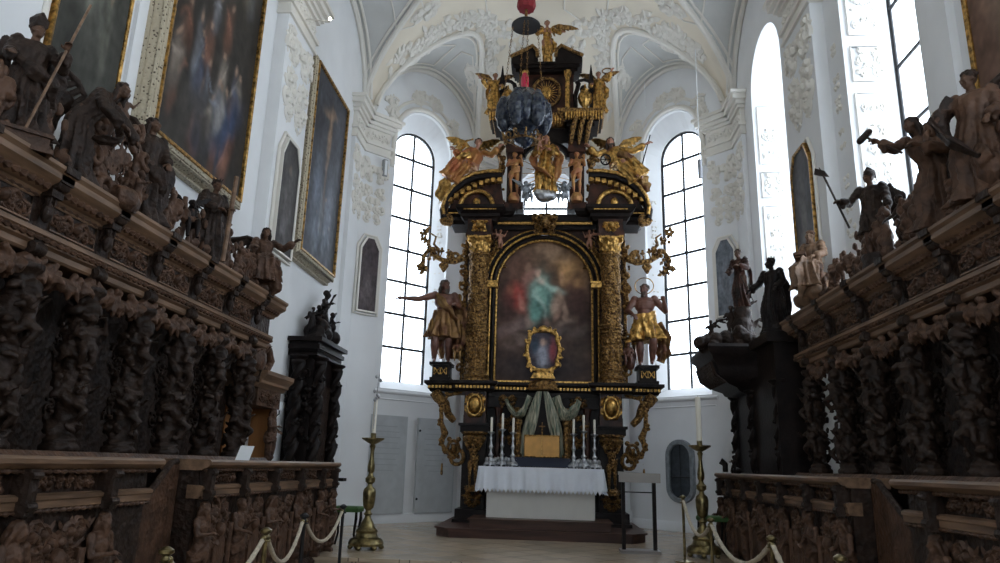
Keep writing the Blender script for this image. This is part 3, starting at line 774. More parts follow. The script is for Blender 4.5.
def herm(seed=1):
    m = M(); P = pose(ST, haL=(-.03,-.13,.62+.05*(seed%2)), haR=(.14,-.09,.50+.1*(seed%3)), elL=(-.16,-.05,.66)); P['look'] = V((.3*(seed-2),-1,-.15))
    m.merge(bodymesh(P, False, legs=False)); m.merge(hairm(P, ('long','bearded','short')[seed%3], False, seed)); m.merge(sash(P, seed))
    m.slab([(-.03,0),(.03,0),(.075,.50),(-.075,.50)], -.05, .06); m.slab([(-.06,0),(.06,0),(.06,.06),(-.06,.06)], -.07, .08)
    m.tube([(0,-.06,.1),(0,-.085,.3),(0,-.08,.48)], [.02,.03,.045], 7)
    for z in (.15,.25,.36): m.ell((.0,-.07,z), (.045,.03,.03), 8, 5)
    m.tf(xf((0,0,0), 0, .98)); return carve(m, .0105, .004, 20, 'herm')
HERM = [herm(s) for s in (1, 2, 3)]

def stall(s, y0, y1, cols, label):
    root = thing('choir_stall', label, 'choir stall', (s*4.3, (y0+y1)/2, 0))
    rz = s*-pi/2  # carved fronts face the aisle
    def B(m, *a): return m.box(*a)
    m = M().box(4.52,4.69,y0,y1,0,3.3); wobj('back_panel', mirx(m, s), 'wood', root)
    m = M().box(3.98,4.69,y0,y1,0,1.50); wobj('plinth', mirx(m, s), 'ebony', root)
    m = M().strip([(0,0),(.0,.10),(-.0,.10)], [(0,0),(1,0)]) if False else M()
    prof = [(4.69,1.50),(3.93,1.50),(3.90,1.53),(3.90,1.58),(3.94,1.62),(4.69,1.62)]
    m.rings([[(x, y, z) for x, z in prof] for y in (y0, y1)]); wobj('ledge', mirx(m, s), 'woodmid', root)
    def run(prof, ya, yb, nm, mt):
        m = M(); m.rings([[(x, y, z) for x, z in prof] for y in (ya, yb)]); return wobj(nm, mirx(m, s), mt, root, 'auto')
    run([(4.69,3.22),(4.12,3.22),(4.10,3.24),(4.10,3.29),(4.06,3.31),(4.06,3.35),(4.02,3.37),(4.02,3.41),(4.08,3.43),(4.69,3.43)], y0, y1, 'architrave', 'woodlight')
    run([(4.69,3.43),(4.10,3.43),(4.10,3.70),(4.69,3.70)], y0, y1, 'frieze', 'wood')
    run([(4.69,3.70),(4.08,3.70),(4.06,3.73),(4.02,3.74),(3.98,3.79),(3.92,3.82),(3.90,3.84),(3.90,3.89),(3.87,3.92),(3.87,3.95),(4.69,3.95)], y0-.02, y1+.1, 'cornice', 'woodlight')
    yy = np.arange(y0, y1+.05, .022)
    for x, z, r0_, a_ in ((4.0,3.775,.030,.014),(4.05,3.345,.022,.010),(4.09,3.70,.018,.008)):
        wobj('beaded_moulding', mirx(M().tube([(x, y, z) for y in yy], r0_+a_*np.sin(np.arange(len(yy))*1.55), 6), s), 'woodmid', root)
    for i, y in enumerate(cols):
        put('carved_column', COLS[(i*3+(s > 0)) % 4], 'wood', root, (s*4.17, y, 1.62), rz+.25*((i % 3)-1), (1.25, 1.25, 1.0))
        put('bracket', CON, 'wood', root, (s*4.14, y, 3.20), rz, (1,1,1.07))
        m = M().box(3.86,4.2,y-.09,y+.09,3.90,3.965).box(3.90,4.2,y-.08,y+.08,3.82,3.90).box(3.97,4.2,y-.07,y+.07,3.70,3.82); wobj('cornice_break', mirx(m, s), 'wood', root)
    ys = list(cols)
    for i in range(len(ys)-1):
        a, b = ys[i], ys[i+1]; w = abs(b-a); c = (a+b)/2
        put('leafy_valance', VAL[i % 2], 'woodmid', root, (s*4.12, c, 3.23), rz, (w/.9, 1.2, 1.15))
        put('frieze_relief', FRZ[i % 3], 'woodmid', root, (s*4.09, c, 3.45), rz, (w/.9*1.0, 1.3, .98))
        m = M(); q = [(c-w*.36,3.46),(c+w*.36,3.46),(c+w*.36,3.68),(c-w*.36,3.68)]; m.tube([(4.09, y, z) for y, z in q], .012, 5, loop=True); wobj('panel_border', mirx(m, s), 'woodlight', root)
        put('back_relief', BACKP[i % 2], 'wood', root, (s*4.52, c, 1.75), rz, (w/.9, 1.5, 1.0))
        put('pierced_cresting', CRE[(i+(s > 0)) % 3], 'woodmid', root, (s*4.10, c, 3.94), rz, (w/.92, 1.1, 1.0+.16*((i*7) % 3)))
    return root
stL = stall(-1, 3.3, 10.45, [3.65,4.5,5.4,6.25,7.15,8.05,8.95,9.85], 'dark carved choir stall back under the row of big gilt-edged paintings')
# end bay of the stalls under its own lower cornice
r = stL
m = M().box(-4.69,-4.0,9.45,10.02,1.6,2.55); 
m = M(); m.rings([[(x, y, z) for x, z in [(-4.69,2.62),(-4.05,2.62),(-4.02,2.66),(-3.98,2.68),(-3.98,2.72),(-3.90,2.80),(-3.90,2.86),(-4.69,2.86)]] for y in (10.1, 11.2)]); wobj('end_cornice', m, 'woodlight', r)
m = M().box(-4.69,-4.06,10.2,11.1,2.36,2.62); wobj('end_frieze', m, 'woodmid', r)
put('frieze_relief', FRZ[0], 'woodlight', r, (-4.05, 10.65, 2.38), pi/2, (1.2,1.3,.95))
m = M().box(-4.69,-4.5,10.2,11.1,1.5,2.4); wobj('honey_panel', m, 'woodorange', r)
m = M().box(-4.69,-4.05,10.45,11.12,0,1.52); wobj('end_plinth', m, 'ebony', r)
wobj('transverse_panel', M().box(-4.69,-4.16,11.04,11.12,1.5,2.4), 'woodorange', r)
put('caryatid', HERM[0], 'woodmid', r, (-4.10, 10.95, 1.5), pi/2, (.9,.9,.9))
m = M(); m.tube([(-4.2, y, z) for y, z in ((10.2,3.30),(10.65,3.26),(10.85,3.08),(10.75,2.93),(10.55,2.97),(10.58,3.08))], [.09,.10,.09,.07,.05,.03], 8); m.ell((-4.2,10.4,3.05), (.12,.2,.22), 10, 8); m.merge(putto_shape(PUTTO, .5, (-4.15,10.35,2.86), 1.2)); r_me = carve(m, .016, .008, 12)
put('end_volute', r_me, 'woodmid', r, (0,0,0))
stR = stall(1, 3.0, 11.45, [3.0,3.95,4.95,5.95,6.95,7.95,8.95,10.0,11.1], 'dark carved choir stall back beneath the tall side windows')

# ------------------------------------------------------------------ desks in front
DFR = [relief_mesh(.74, .155, s, 16, .013, False) for s in (11, 12)]
def circle_relief():
    m = M(); m.tube([(.075*cos(t), -.01, .08+.07*sin(t)) for t in np.linspace(0,6.28,17)[:-1]], .012, 6, loop=True); m.ell((0,-.01,.08), (.03,.02,.03), 8, 5)
    for s in (-1,1): m.tube([(p[0]*s, p[1], p[2]) for p in spiral((.2,.08), .06, 1.2, 3.1, 1)], .012, 5); leaf(m, (s*.26,.08), 0 if s > 0 else pi, .09, .03); leaf(m, (s*.12,.08), (0 if s > 0 else pi), .07, .02)
    me = to_mesh('relief', m); auto_smooth(me, 50); return me
CIR = circle_relief()
def desk_panel(seed):
    m = scrolls(.80, .86, seed, 26, .020, True, 10)
    m.ell((0,-.04,.55), (.06,.05,.07), 10, 6)
    m.slab([(-.2,.05),(.2,.05),(.2,.42),(.13,.52),(0,.56),(-.13,.52),(-.2,.42)], -.03, .02); m.slab([(-.14,.09),(.14,.09),(.14,.38),(0,.48),(-.14,.38)], -.05, .02)
    for s in (-1, 1): m.tube([(s*.27,-.03,.04),(s*.27,-.035,.6)], .03, 8)
    me = to_mesh('relief', m); auto_smooth(me, 45); return me
DPN = [desk_panel(s) for s in (21, 22, 23)]
def desk(s, y0, y1, div, label, flat=True, z0=0):
    root = thing('choir_desk', label, 'choir desk', (s*3.5, (y0+y1)/2, 0)); rz = s*-pi/2
    def run(prof, nm, mt, e=0):
        m = M(); m.rings([[(x, y, z) for x, z in prof] for y in (y0-e, y1+e)]); return wobj(nm, mirx(m, s), mt, root)
    run([(3.78,0),(3.40,0),(3.40,1.48),(3.78,1.48)], 'carcass', 'wood')
    run([(3.80,1.47),(3.36,1.47),(3.34,1.49),(3.30,1.50),(3.26,1.53),(3.26,1.56),(3.28,1.58),(3.80,1.58)], 'desk_top', 'woodlight', .03)
    run([(3.5,1.19),(3.37,1.19),(3.36,1.21),(3.345,1.22),(3.345,1.27),(3.33,1.28),(3.33,1.305),(3.36,1.32),(3.5,1.325)], 'lower_moulding', 'woodlight', .01)
    run([(3.5,0),(3.33,0),(3.33,.16),(3.37,.20),(3.5,.20)], 'base', 'wood', .01)
    yy = np.arange(y0, y1+.01, .02)
    for x, z, r0_ in ((3.335,1.475,.016),(3.35,1.20,.014)): wobj('beaded_moulding', mirx(M().tube([(x, y, z) for y in yy], r0_+.007*np.sin(np.arange(len(yy))*1.55), 6), s), 'woodmid', root)
    for i, y in enumerate(div):
        m = M().box(3.27,3.4,y-.045,y+.045,1.18,1.49); m.tube([(3.28,y-.05,1.24),(3.28,y,1.24),(3.28,y+.05,1.24)], .035, 8); m.tube([(3.27,y-.05,1.45),(3.27,y,1.45),(3.27,y+.05,1.45)], .03, 8)
        wobj('bracket', mirx(m, s), 'wood', root)
        put('herm_figure', HERM[i % 3], 'woodmid', root, (s*3.34, y, .19), rz, (1.0,1,1.0))
    for i in range(len(div)-1):
        a, b = div[i], div[i+1]; w = abs(b-a); c = (a+b)/2
        put('frieze_relief', CIR if not flat else DFR[i % 2], 'woodmid', root, (s*3.39, c, 1.325), rz, (w/.92*(1.1 if not flat else 1), 1.5, .95))
        put('panel_relief', DPN[i % 3], 'woodmid', root, (s*3.39, c, .26), rz, (w/.95, 1.3, 1.08))
    return root
d1 = desk(-1, 2.4, 6.42, [2.9,3.85,4.8,5.75], 'short carved choir desk under the bishop statue with staff')
d2 = desk(-1, 7.38, 12.0, [7.46,8.35,9.3,10.3,11.25,11.92], 'long carved choir desk ending beside the tall brass candlestick')
d3 = desk(1, 3.0, 6.85, [3.3,4.3,5.3,6.3], 'short carved choir desk below the monk statue, next to dark gangway', flat=True)
d4 = desk(1, 8.1, 14.0, [8.2,9.2,10.25,11.25,12.2,13.15,13.9], 'long carved choir desk with ring frieze ending in a scrolled finial', flat=False)
m = M()
m.tube([(3.45,13.95+.0,z) if False else (3.45+a, 13.9+b, z) for a, b, z in [(0,.05,1.6),(0,.05,1.75),(-.04,.12,1.82),(-.08,.08,1.76),(-.05,.03,1.73)]], [.05,.05,.04,.03,.02], 8)
m.merge(putto_shape(PUTTO, .34, (3.5,13.5,1.57), -.8)); m.ell((3.6,13.75,1.62), (.1,.2,.07), 10, 6)
put('finial', carve(m, .01, .003, 20), 'ebony', d4, (0,0,0))
# sloping cheek boards of the gangways between the desks
for s, ya, yb, lb in ((-1, 6.44, 7.36, 'plain brown sloping cheek board in the gap between the desks by the white paper'), (1, 6.88, 8.08, 'plain brown sloping cheek board in the gangway beneath the soldier statue')):
    root = thing('gangway_board', lb, 'stair cheek', (s*3.9, (ya+yb)/2, 0))
    pts = [(ya,.0),(yb,0),(yb,1.52),(yb-.12,1.52),(ya,.85)]
    m = M(); m.rings([[(x, y, z) for y, z in pts] for x in (3.60, 3.66)]); wobj('board', mirx(m, s), 'woodmid', root)
    m = M(); m.tube([(3.63,ya,.87),(3.63,yb-.12,1.54),(3.63,yb,1.55)], .035, 8); wobj('handrail', mirx(m, s), 'wood', root)
root = thing('paper_card', 'white paper card lying propped on the long desk before the honey panel', 'paper', (-3.62, 8.95, 1.58))
m = M(); m.add([(-.13,-.12,.0),(.13,-.12,.0),(.13,.10,.13),(-.13,.10,.13)], [(0,1,2,3)]); m.add([(-.13,-.12,.012),(.13,-.12,.012),(.13,.10,.142),(-.13,.10,.142)], [(0,1,2,3)])
m = M(); m.rings([[(-.08,-.06,.0),(.10,-.06,.0),(.10,-.055,.006),(-.08,-.055,.006)],[(-.08,.06,.17),(.10,.06,.17),(.10,.065,.176),(-.08,.065,.176)]]); obj('card', m, K['paper'], root, smooth=False)

# ------------------------------------------------------------------ statues on the stalls
WL_ = {'body':'woodmid','robe':'woodmid','cape':'woodmid','hair':'wood','wing':'wood'}
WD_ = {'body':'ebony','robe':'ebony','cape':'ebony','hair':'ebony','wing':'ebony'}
DX = -4.10
def ped(name_root, w, d, h, mt='woodmid'):
    m = M().box(-w,w,-d,d,-h,0); m.box(-w-.03,w+.03,-d-.03,d+.03,-.05,0); m.box(-w-.03,w+.03,-d-.03,d+.03,-h,-h+.05); return obj('pedestal', m, K[mt], name_root)
f = figure('bishop_statue', 'brown carved bishop statue holding a long staff on a square pedestal', 'statue', pose(ST, haR=(.20,-.16,.76), elR=(.22,-.04,.64), haL=(-.16,-.16,.60), look=(.5,-1,0)), 1.03, (DX,4.97,4.08), radians(50), hair='mitre', rkw=dict(spread=.05, wide=1.15),
    capes=[([(-.12,.06,.8),(-.2,.12,.6),(-.16,.16,.3),(-.2,.1,.08)], .09), ([(.13,.04,.8),(.2,.12,.55),(.14,.14,.2)], .08), ([(-.12,-.08,.62),(.02,-.15,.5),(.15,-.1,.45),(.2,0,.3)], .055)])
rod(f, (.02,-.20,-.02), (.30,-.16,1.25), .011); obj('pedestal', M().box(-.20,.20,-.20,.20,-.16,0).box(-.23,.23,-.23,.23,-.16,-.12).box(-.22,.22,-.22,.22,-.03,0), K['woodmid'], f)
f = figure('angel_statue', 'brown carved angel bending over the pierced cartouche, next to the bishop', 'statue', pose(ST, chest=(.10,-.08,.70), neck=(.17,-.12,.80), head=(.22,-.16,.87), shL=(.06,-.1,.78), shR=(.25,-.06,.74), elR=(.36,-.12,.62), haR=(.42,-.18,.5), elL=(.02,-.2,.62), haL=(.14,-.3,.5)), 1.14, (DX,5.65,3.98), radians(80), rkw=dict(spread=.07), hair='long',
    wings=[((.05,.04,.75), (-.25,.2,.95), (-.2,.2,-.6))], capes=[([(0,.1,.7),(-.15,.15,.5),(-.2,.1,.25),(-.1,0,.1)], .1), ([(.3,-.1,.6),(.2,-.2,.4),(0,-.15,.35)], .06)])
f = figure('angel_statue', 'brown carved standing angel with raised head between cartouche and openwork', 'statue', pose(ST, haL=(-.26,-.12,.72), elL=(-.2,-.02,.66), look=(.6,-1,.1)), 1.18, (DX,6.75,3.98), radians(60), rkw=dict(spread=.05, wide=1.1), hair='long',
    wings=[((-.03,.06,.78), (-.15,.22,1.02), (-.05,.3,-.6))], capes=[([(.1,.06,.75),(.22,.1,.55),(.2,.1,.3),(.12,.05,.1)], .09), ([(-.12,-.08,.5),(.05,-.14,.4),(.15,-.05,.25)], .06)])
# cartouche between the angels
root = thing('pierced_cartouche', 'round pierced scrollwork cartouche held between two brown angels', 'carved ornament', (-4.05,6.2,3.98))
m = M()
for i in range(16):
    a = i*2*pi/16; R_ = .36+.05*(i % 2); m.tube([(p[0], p[1]-.04*(i % 2), p[2]) for p in spiral((R_*cos(a), .45+R_*sin(a)*.95), .12, 1.2, a, (-1)**i)], [.035]*12+[.03]*4, 6)
for i in range(26):
    a = random.uniform(0, 6.28); r_2 = random.uniform(.02,.3); m.tube([(p[0], 0, p[2]) for p in spiral((r_2*cos(a), .45+r_2*sin(a)), .07, 1.1, a, 1)], .014, 5)
m.tube([(.32*cos(t), 0, .45+.32*sin(t)) for t in np.linspace(0,6.28,30)[:-1]], .035, 7, loop=True)
m.tube([(-.12,-.1,.02),(0,-.16,.02),(.14,-.1,.02)], [.11,.12,.11], 12); m.ell((0,-.12,.04), (.14,.1,.12), 12, 8); m.merge(putto_shape(PUTTO, .5, (.22,-.12,-.05), .3)); m.merge(putto_shape(PUTTO, .42, (-.1,-.05,.72), -.3))
o = obj('scrollwork', carve(m, .012, .004, 18), K['woodmid'], root); root.rotation_euler = (0,0,pi/2)
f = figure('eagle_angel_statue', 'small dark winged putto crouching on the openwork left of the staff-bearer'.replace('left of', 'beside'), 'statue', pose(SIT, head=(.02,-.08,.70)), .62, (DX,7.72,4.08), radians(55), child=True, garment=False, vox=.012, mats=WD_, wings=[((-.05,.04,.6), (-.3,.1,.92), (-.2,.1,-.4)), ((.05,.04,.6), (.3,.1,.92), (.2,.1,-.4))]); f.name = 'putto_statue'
f = figure('saint_statue', 'dark carved saint with a thick upright staff midway along the stall cornice', 'statue', pose(ST, haR=(.10,-.20,.62), haL=(-.04,-.18,.60), elL=(-.19,-.06,.64)), 1.12, (DX,8.28,3.96), radians(60), mats={'robe':'wood','body':'woodmid'}, rkw=dict(wide=1.05), hair='crown', capes=[([(-.12,.06,.8),(-.18,.1,.5),(-.14,.08,.12)], .08), ([(.12,.06,.8),(.18,.1,.5),(.14,.08,.12)], .08)])
rod(f, (.06,-.22,-.0), (.10,-.22,1.02), .026)
f = figure('angel_statue', 'lighter brown seated angel stretching one arm at the stall end by tall painting', 'statue', pose(SIT, haR=(.36,-.16,.62), elR=(.24,-.06,.52), haL=(-.15,-.2,.45), look=(-.2,-1,-.1)), 1.12, (DX,9.95,4.10), radians(35), mats=WL_, hair='long',
    wings=[((-.03,.06,.55), (-.38,.10,.60), (-.1,.2,-.5))], capes=[([(.02,-.25,.32),(.1,-.3,.15),(.14,-.25,-.05),(.1,-.2,-.15)], .08), ([(-.1,.05,.5),(-.2,.1,.3),(-.25,.05,.12)], .08)])
obj('pedestal', M().lathe([(.16,-.14),(.12,-.1),(.14,-.02),(.2,.02),(.16,.06),(0,.24)], n=14), K['woodmid'], f)
RX = 4.10
f = figure('saint_statue', 'pale brown seated saint with book on the far end of the stall cornice', 'statue', pose(SIT, haL=(-.06,-.24,.42), look=(-.5,-1,-.1)), 1.18, (RX,10.5,4.22), radians(-50), mats={'body':'woodlight','robe':'woodlight','cape':'woodlight','hair':'woodmid'}, hair='beard',
    capes=[([(.06,-.26,.36),(.02,-.34,.2),(0,-.3,.02),(-.04,-.32,-.14)], .09), ([(-.1,.06,.55),(-.2,.08,.35),(-.18,0,.15)], .09)])
m = M().box(-.09,.09,-.03,.03,-.12,.12); m.tf(xf((-.02,-.24,.38), .3, .8, rx=1.0)); obj('book', m, K['woodmid'], f)
obj('rock', carve(M().ell((0,.02,.06), (.2,.2,.2)).ell((.1,-.1,-.06), (.16,.2,.12)).ell((-.1,0,-.1), (.18,.2,.12)), .02, .03, 6), K['woodlight'], f)
f = figure('soldier_statue', 'dark carved soldier gripping a long war axe on the stall cornice', 'statue', pose(ST, haL=(-.27,-.16,.66), elL=(-.22,-.03,.66), haR=(.18,-.10,.52), look=(-.7,-1,0)), 1.12, (RX,8.45,4.12), radians(-42), mats={'robe':'wood'}, hair='helmet', rkw=dict(long=False, wide=1.02, amp=.3), capes=[([(.12,.06,.8),(.22,.12,.6),(.2,.12,.35)], .08)])
def axe(m): m.slab([(-.50,1.12),(-.40,1.06),(-.36,.98),(-.46,1.02),(-.52,1.05)], -.18, -.15); m.cap((-.42,-.165,1.02), (-.46,-.165,1.12), .014, .004)
rod(f, (-.20,-.165,.34), (-.43,-.165,1.04), .012, 'wood', 'war_axe', axe)
obj('pedestal', M().lathe([(.17,-.14),(.15,-.05),(.17,0),(.16,.03)], n=14), K['wood'], f)
f = figure('putto_statue', 'small dark putto leaning beside the soldier on the pierced cresting', 'statue', pose(PUTTO, haL=(-.25,-.15,.5), head=(-.05,-.06,.84)), .62, (RX,7.72,4.06), radians(-60), child=True, garment=False, vox=.012, mats={'body':'wood'}, capes=[([(.1,.05,.6),(.15,.05,.4),(.05,-.1,.25)], .07)])
f = figure('monk_statue', 'brown carved hooded monk leaning forward with a wooden hammer', 'statue', pose(ST, chest=(-.06,-.08,.70), neck=(-.09,-.11,.82), head=(-.13,-.14,.90), shL=(-.19,-.1,.79), shR=(.05,-.06,.79), elL=(-.27,-.18,.70), haL=(-.36,-.26,.76), elR=(.1,-.16,.62), haR=(-.08,-.28,.66), look=(-1,-.8,-.2)), 1.20, (RX,6.98,4.0), radians(-35), mats=WL_, hair='long', rkw=dict(wide=1.15, spread=.05),
    capes=[([(.02,.06,.86),(.1,.1,.6),(.12,.14,.3),(.1,.1,.08)], .1), ([(-.1,.0,.84),(-.04,.05,.9),(.04,.06,.82)], .06)])
rod(f, (-.20,-.27,.62), (-.46,-.26,.84), .011, 'wood', 'hammer', lambda m: m.cap((-.50,-.30,.80), (-.44,-.22,.90), .03, .03))
f = figure('angel_statue', 'large brown carved angel reaching down over a shell at the picture edge', 'statue', pose(ST, haL=(-.25,-.18,.55), elL=(-.22,-.08,.68), look=(-.8,-1,-.3)), 1.24, (RX-.08,6.12,3.98), radians(-50), mats={'robe':'woodmid'}, hair='short', rkw=dict(wide=1.2, spread=.05),
    wings=[((.04,.06,.76), (.36,.16,1.0), (.2,.2,-.6)), ((-.04,.06,.76), (-.10,.3,1.0), (.1,.3,-.6))], capes=[([(-.12,-.02,.8),(-.2,-.1,.6),(-.1,-.18,.4),(.05,-.15,.25)], .09), ([(.12,.05,.7),(.22,.08,.45),(.16,.05,.15)], .1)])
f['label'] = 'large brown carved angel with spread wings reaching down over the ribbed shell'
root = thing('shell_ornament', 'ribbed barrel-shaped shell ornament carved below the large brown angel', 'carved ornament', (4.0,6.05,4.2))
m = M()
for i in range(9): a = -1.2+i*.3; m.tube([(0,0,-.1),(.12*sin(a),-.1,.1*cos(a)),(.2*sin(a),-.05,.24*cos(a))], [.02,.04,.035], 6)
m.ell((0,0,0), (.2,.1,.2), 12, 8); obj('shell', carve(m, .012), K['woodmid'], root); root.rotation_euler = (0,0,-pi/2)
root = thing('pierced_cartouche', 'pierced vine cartouche between the monk and the large angel', 'carved ornament', (4.12,6.5,3.98))
m = M()
for i in range(26):
    a = random.uniform(0, 6.28); r_2 = random.uniform(.08,.32); m.tube([(p[0], p[1], p[2]) for p in spiral((r_2*cos(a), .45+r_2*1.3*sin(a)), .09, 1.2, a, 1)], .022, 5)
m.tube([(.3*cos(t), 0, .45+.4*sin(t)) for t in np.linspace(0,6.28,30)[:-1]], .03, 7, loop=True)
obj('scrollwork', carve(m, .013, .005, 18), K['wood'], root); root.rotation_euler = (0,0,pi/2)

# ------------------------------------------------------------------ portals beyond the stalls
def twisted(seed, H, r=.09):
    rn = random.Random(seed); m = M(); k = 50
    for q in range(2): m.tube([(r*.55*cos(t*16+q*pi), r*.55*sin(t*16+q*pi), .08+t*(H-.2)) for t in np.linspace(0,1,k)], r*.75, 9)
    m.lathe([(r*1.5,0),(r*1.5,.05),(r*1.1,.09)], n=14); m.lathe([(r*1.0,H-.16),(r*1.3,H-.12),(r*1.1,H-.08),(r*1.7,H-.03),(r*1.7,H)], n=14)
    for i in range(30): a = rn.uniform(0,6.28); m.ell((r*1.15*cos(a), r*1.15*sin(a), rn.uniform(.1,H-.15)), .032, 6, 4)
    return carve(m, .014, .004, 18, 'twisted_column')
TW = twisted(1, 2.1)
def crest_blob(seed, w, d, h):
    rn = random.Random(seed); m = M()
    for i in range(46):
        x = rn.uniform(-w,w); m.ell((x, rn.uniform(-d,d), rn.uniform(0,.55*h)*(1-abs(x)/w*.75)), rn.uniform(.07,.14), 9, 6)
    for x, y, z, hh, a in ((-w*.6,0,.1,.6*h,-.4), (w*.55,-.05,.1,.6*h,.5), (0,0,.2,.85*h,.1)): m.merge(putto_shape(pose(PUTTO, haR=(.26,-.1,.85)), hh, (x,y,z), a)); m.merge(wing((x,y+.03,z+hh*.6), (x+.3,y+.05,z+hh), (.1,.1,-.4), 5, .03, False))
    return carve(m, .016, .006, 12, 'crest')
PL = thing('side_portal', 'black carved portal with twisted columns standing against the white wall by the paintings', 'portal', (-4.4,13.8,0))
wobj('body', M().box(-4.69,-4.22,13.0,14.3,0,3.5), 'ebony', PL)
wobj('cornice', M().box(-4.69,-4.13,12.88,14.42,3.5,3.58).box(-4.69,-4.09,12.84,14.46,3.62,3.70).box(-4.69,-4.04,12.78,14.5,3.76,3.84).box(-4.69,-4.13,12.88,14.42,3.55,3.8), 'ebony', PL)
wobj('door_panel', M().box(-4.25,-4.19,13.3,14.0,.2,3.0).box(-4.2,-4.17,13.38,13.92,.3,1.5).box(-4.2,-4.17,13.38,13.92,1.65,2.85), 'wood', PL)
for x, y in ((-4.15,13.12),(-4.15,14.2),(-4.47,12.88)): put('twisted_column', TW, 'ebony', PL, (x,y,1.35), 0, (1.15,1.15,1.02)); 
wobj('pedestal', M().box(-4.3,-4.0,12.95,13.28,0,1.36).box(-4.3,-4.0,14.03,14.36,0,1.36).box(-4.69,-4.3,12.72,13.0,0,1.36), 'ebony', PL)
put('side_scroll', relief_mesh(.5,1.6,77,12,.03,True), 'ebony', PL, (-4.42,12.97,1.7), 0, (1,2,1))
o = put('crest', crest_blob(5,.5,.12,1.0), 'ebony', PL, (-4.36,13.75,3.80), pi/2, (1.2,1.1,1.15))
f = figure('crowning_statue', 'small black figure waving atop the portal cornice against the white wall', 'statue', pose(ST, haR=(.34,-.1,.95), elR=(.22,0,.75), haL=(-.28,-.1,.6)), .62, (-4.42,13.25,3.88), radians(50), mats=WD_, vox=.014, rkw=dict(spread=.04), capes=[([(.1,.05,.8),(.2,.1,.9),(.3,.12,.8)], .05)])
# lamp bracket
root = thing('wall_lamp', 'small white glass wall lamp beside the black portal', 'lamp', (-4.62,12.3,2.35))
m = M(); m.tube([(-.06,0,0),(.05,0,-.02),(.1,0,.02),(.1,0,.08)], .012, 6); obj('arm', m, K['iron'], root)
for dy in (-.05,.05): m = M().lathe([(.02,.0),(.032,.03),(.03,.14),(.0,.15)], (.1,dy,.08), 10); obj('glass_shade', m, K['paper'], root)
PR = thing('side_portal', 'dark confessional-like portal with coved canopy before the narrow side window', 'portal', (4.2,14,0))
wobj('body', M().box(3.95,4.69,12.9,15.1,0,3.3).box(3.86,4.69,11.9,12.9,0,3.7).box(3.74,4.69,11.85,12.95,3.7,3.86), 'ebony', PR)
def rect(x, y0, y1, z): return [(4.69,y0,z),(x,y0,z),(x,y1,z),(4.69,y1,z)]
m = M(); m.rings([rect(a+.06, 13.9-b, 15.0+b, z) for a, b, z in ((3.82,.0,3.05),(3.70,.05,3.10),(3.66,.05,3.16),(3.50,.1,3.22),(3.32,.18,3.34),(3.28,.22,3.50),(3.26,.22,3.60),(3.20,.26,3.66),(3.18,.28,3.74),(3.12,.32,3.80),(3.10,.34,3.90),(3.13,.3,3.96))]); wobj('canopy', m, 'ebony', PR, 'auto')
m = M()
for i in range(14): m.tube([(3.22+.0,13.75+i*.1,3.62),(3.3,13.75+i*.1,3.38),(3.5,13.75+i*.1,3.24)], [.03,.04,.02], 6)
wobj('fringe', m, 'wood', PR)
for x, y in ((3.98,13.75),(3.98,15.0),(3.95,12.05)): put('twisted_column', TW, 'ebony', PR, (x,y,.95), 0, (1.15,1.15,1.02))
put('crest', crest_blob(9,.62,.28,.8), 'wood', PR, (3.72,14.0,3.94), -.1, (1.05,1,1.0))
f = figure('saint_statue', 'slender reddish dark saint standing on the canopy before the pale octagonal painting', 'statue', pose(ST, haR=(.1,-.16,.66), haL=(-.1,-.16,.6)), 1.22, (3.92,13.95,4.72), radians(-50), mats={'robe':'marble','body':'woodmid','cape':'marble'}, rkw=dict(wide=.85), capes=[([(.1,.05,.8),(.14,.08,.5),(.12,.06,.15)], .06)])
obj('rock', carve(M().ell((0,0,-.10), (.15,.15,.16)).ell((0,0,-.38), (.17,.17,.3)), .02, .03, 6), K['wood'], f)
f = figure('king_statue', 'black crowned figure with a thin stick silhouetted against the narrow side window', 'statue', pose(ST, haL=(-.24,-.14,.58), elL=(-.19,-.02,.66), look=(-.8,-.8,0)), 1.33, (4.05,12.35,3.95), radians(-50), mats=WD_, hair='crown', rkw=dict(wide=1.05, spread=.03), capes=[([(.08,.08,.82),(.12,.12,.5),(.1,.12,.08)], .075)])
rod(f, (-.20,-.15,.42), (-.38,-.15,.80), .006, 'ebony', 'stick')
obj('pedestal', M().lathe([(.2,-.06),(.2,-.02),(.16,0),(.16,.04)], n=14), K['ebony'], f)
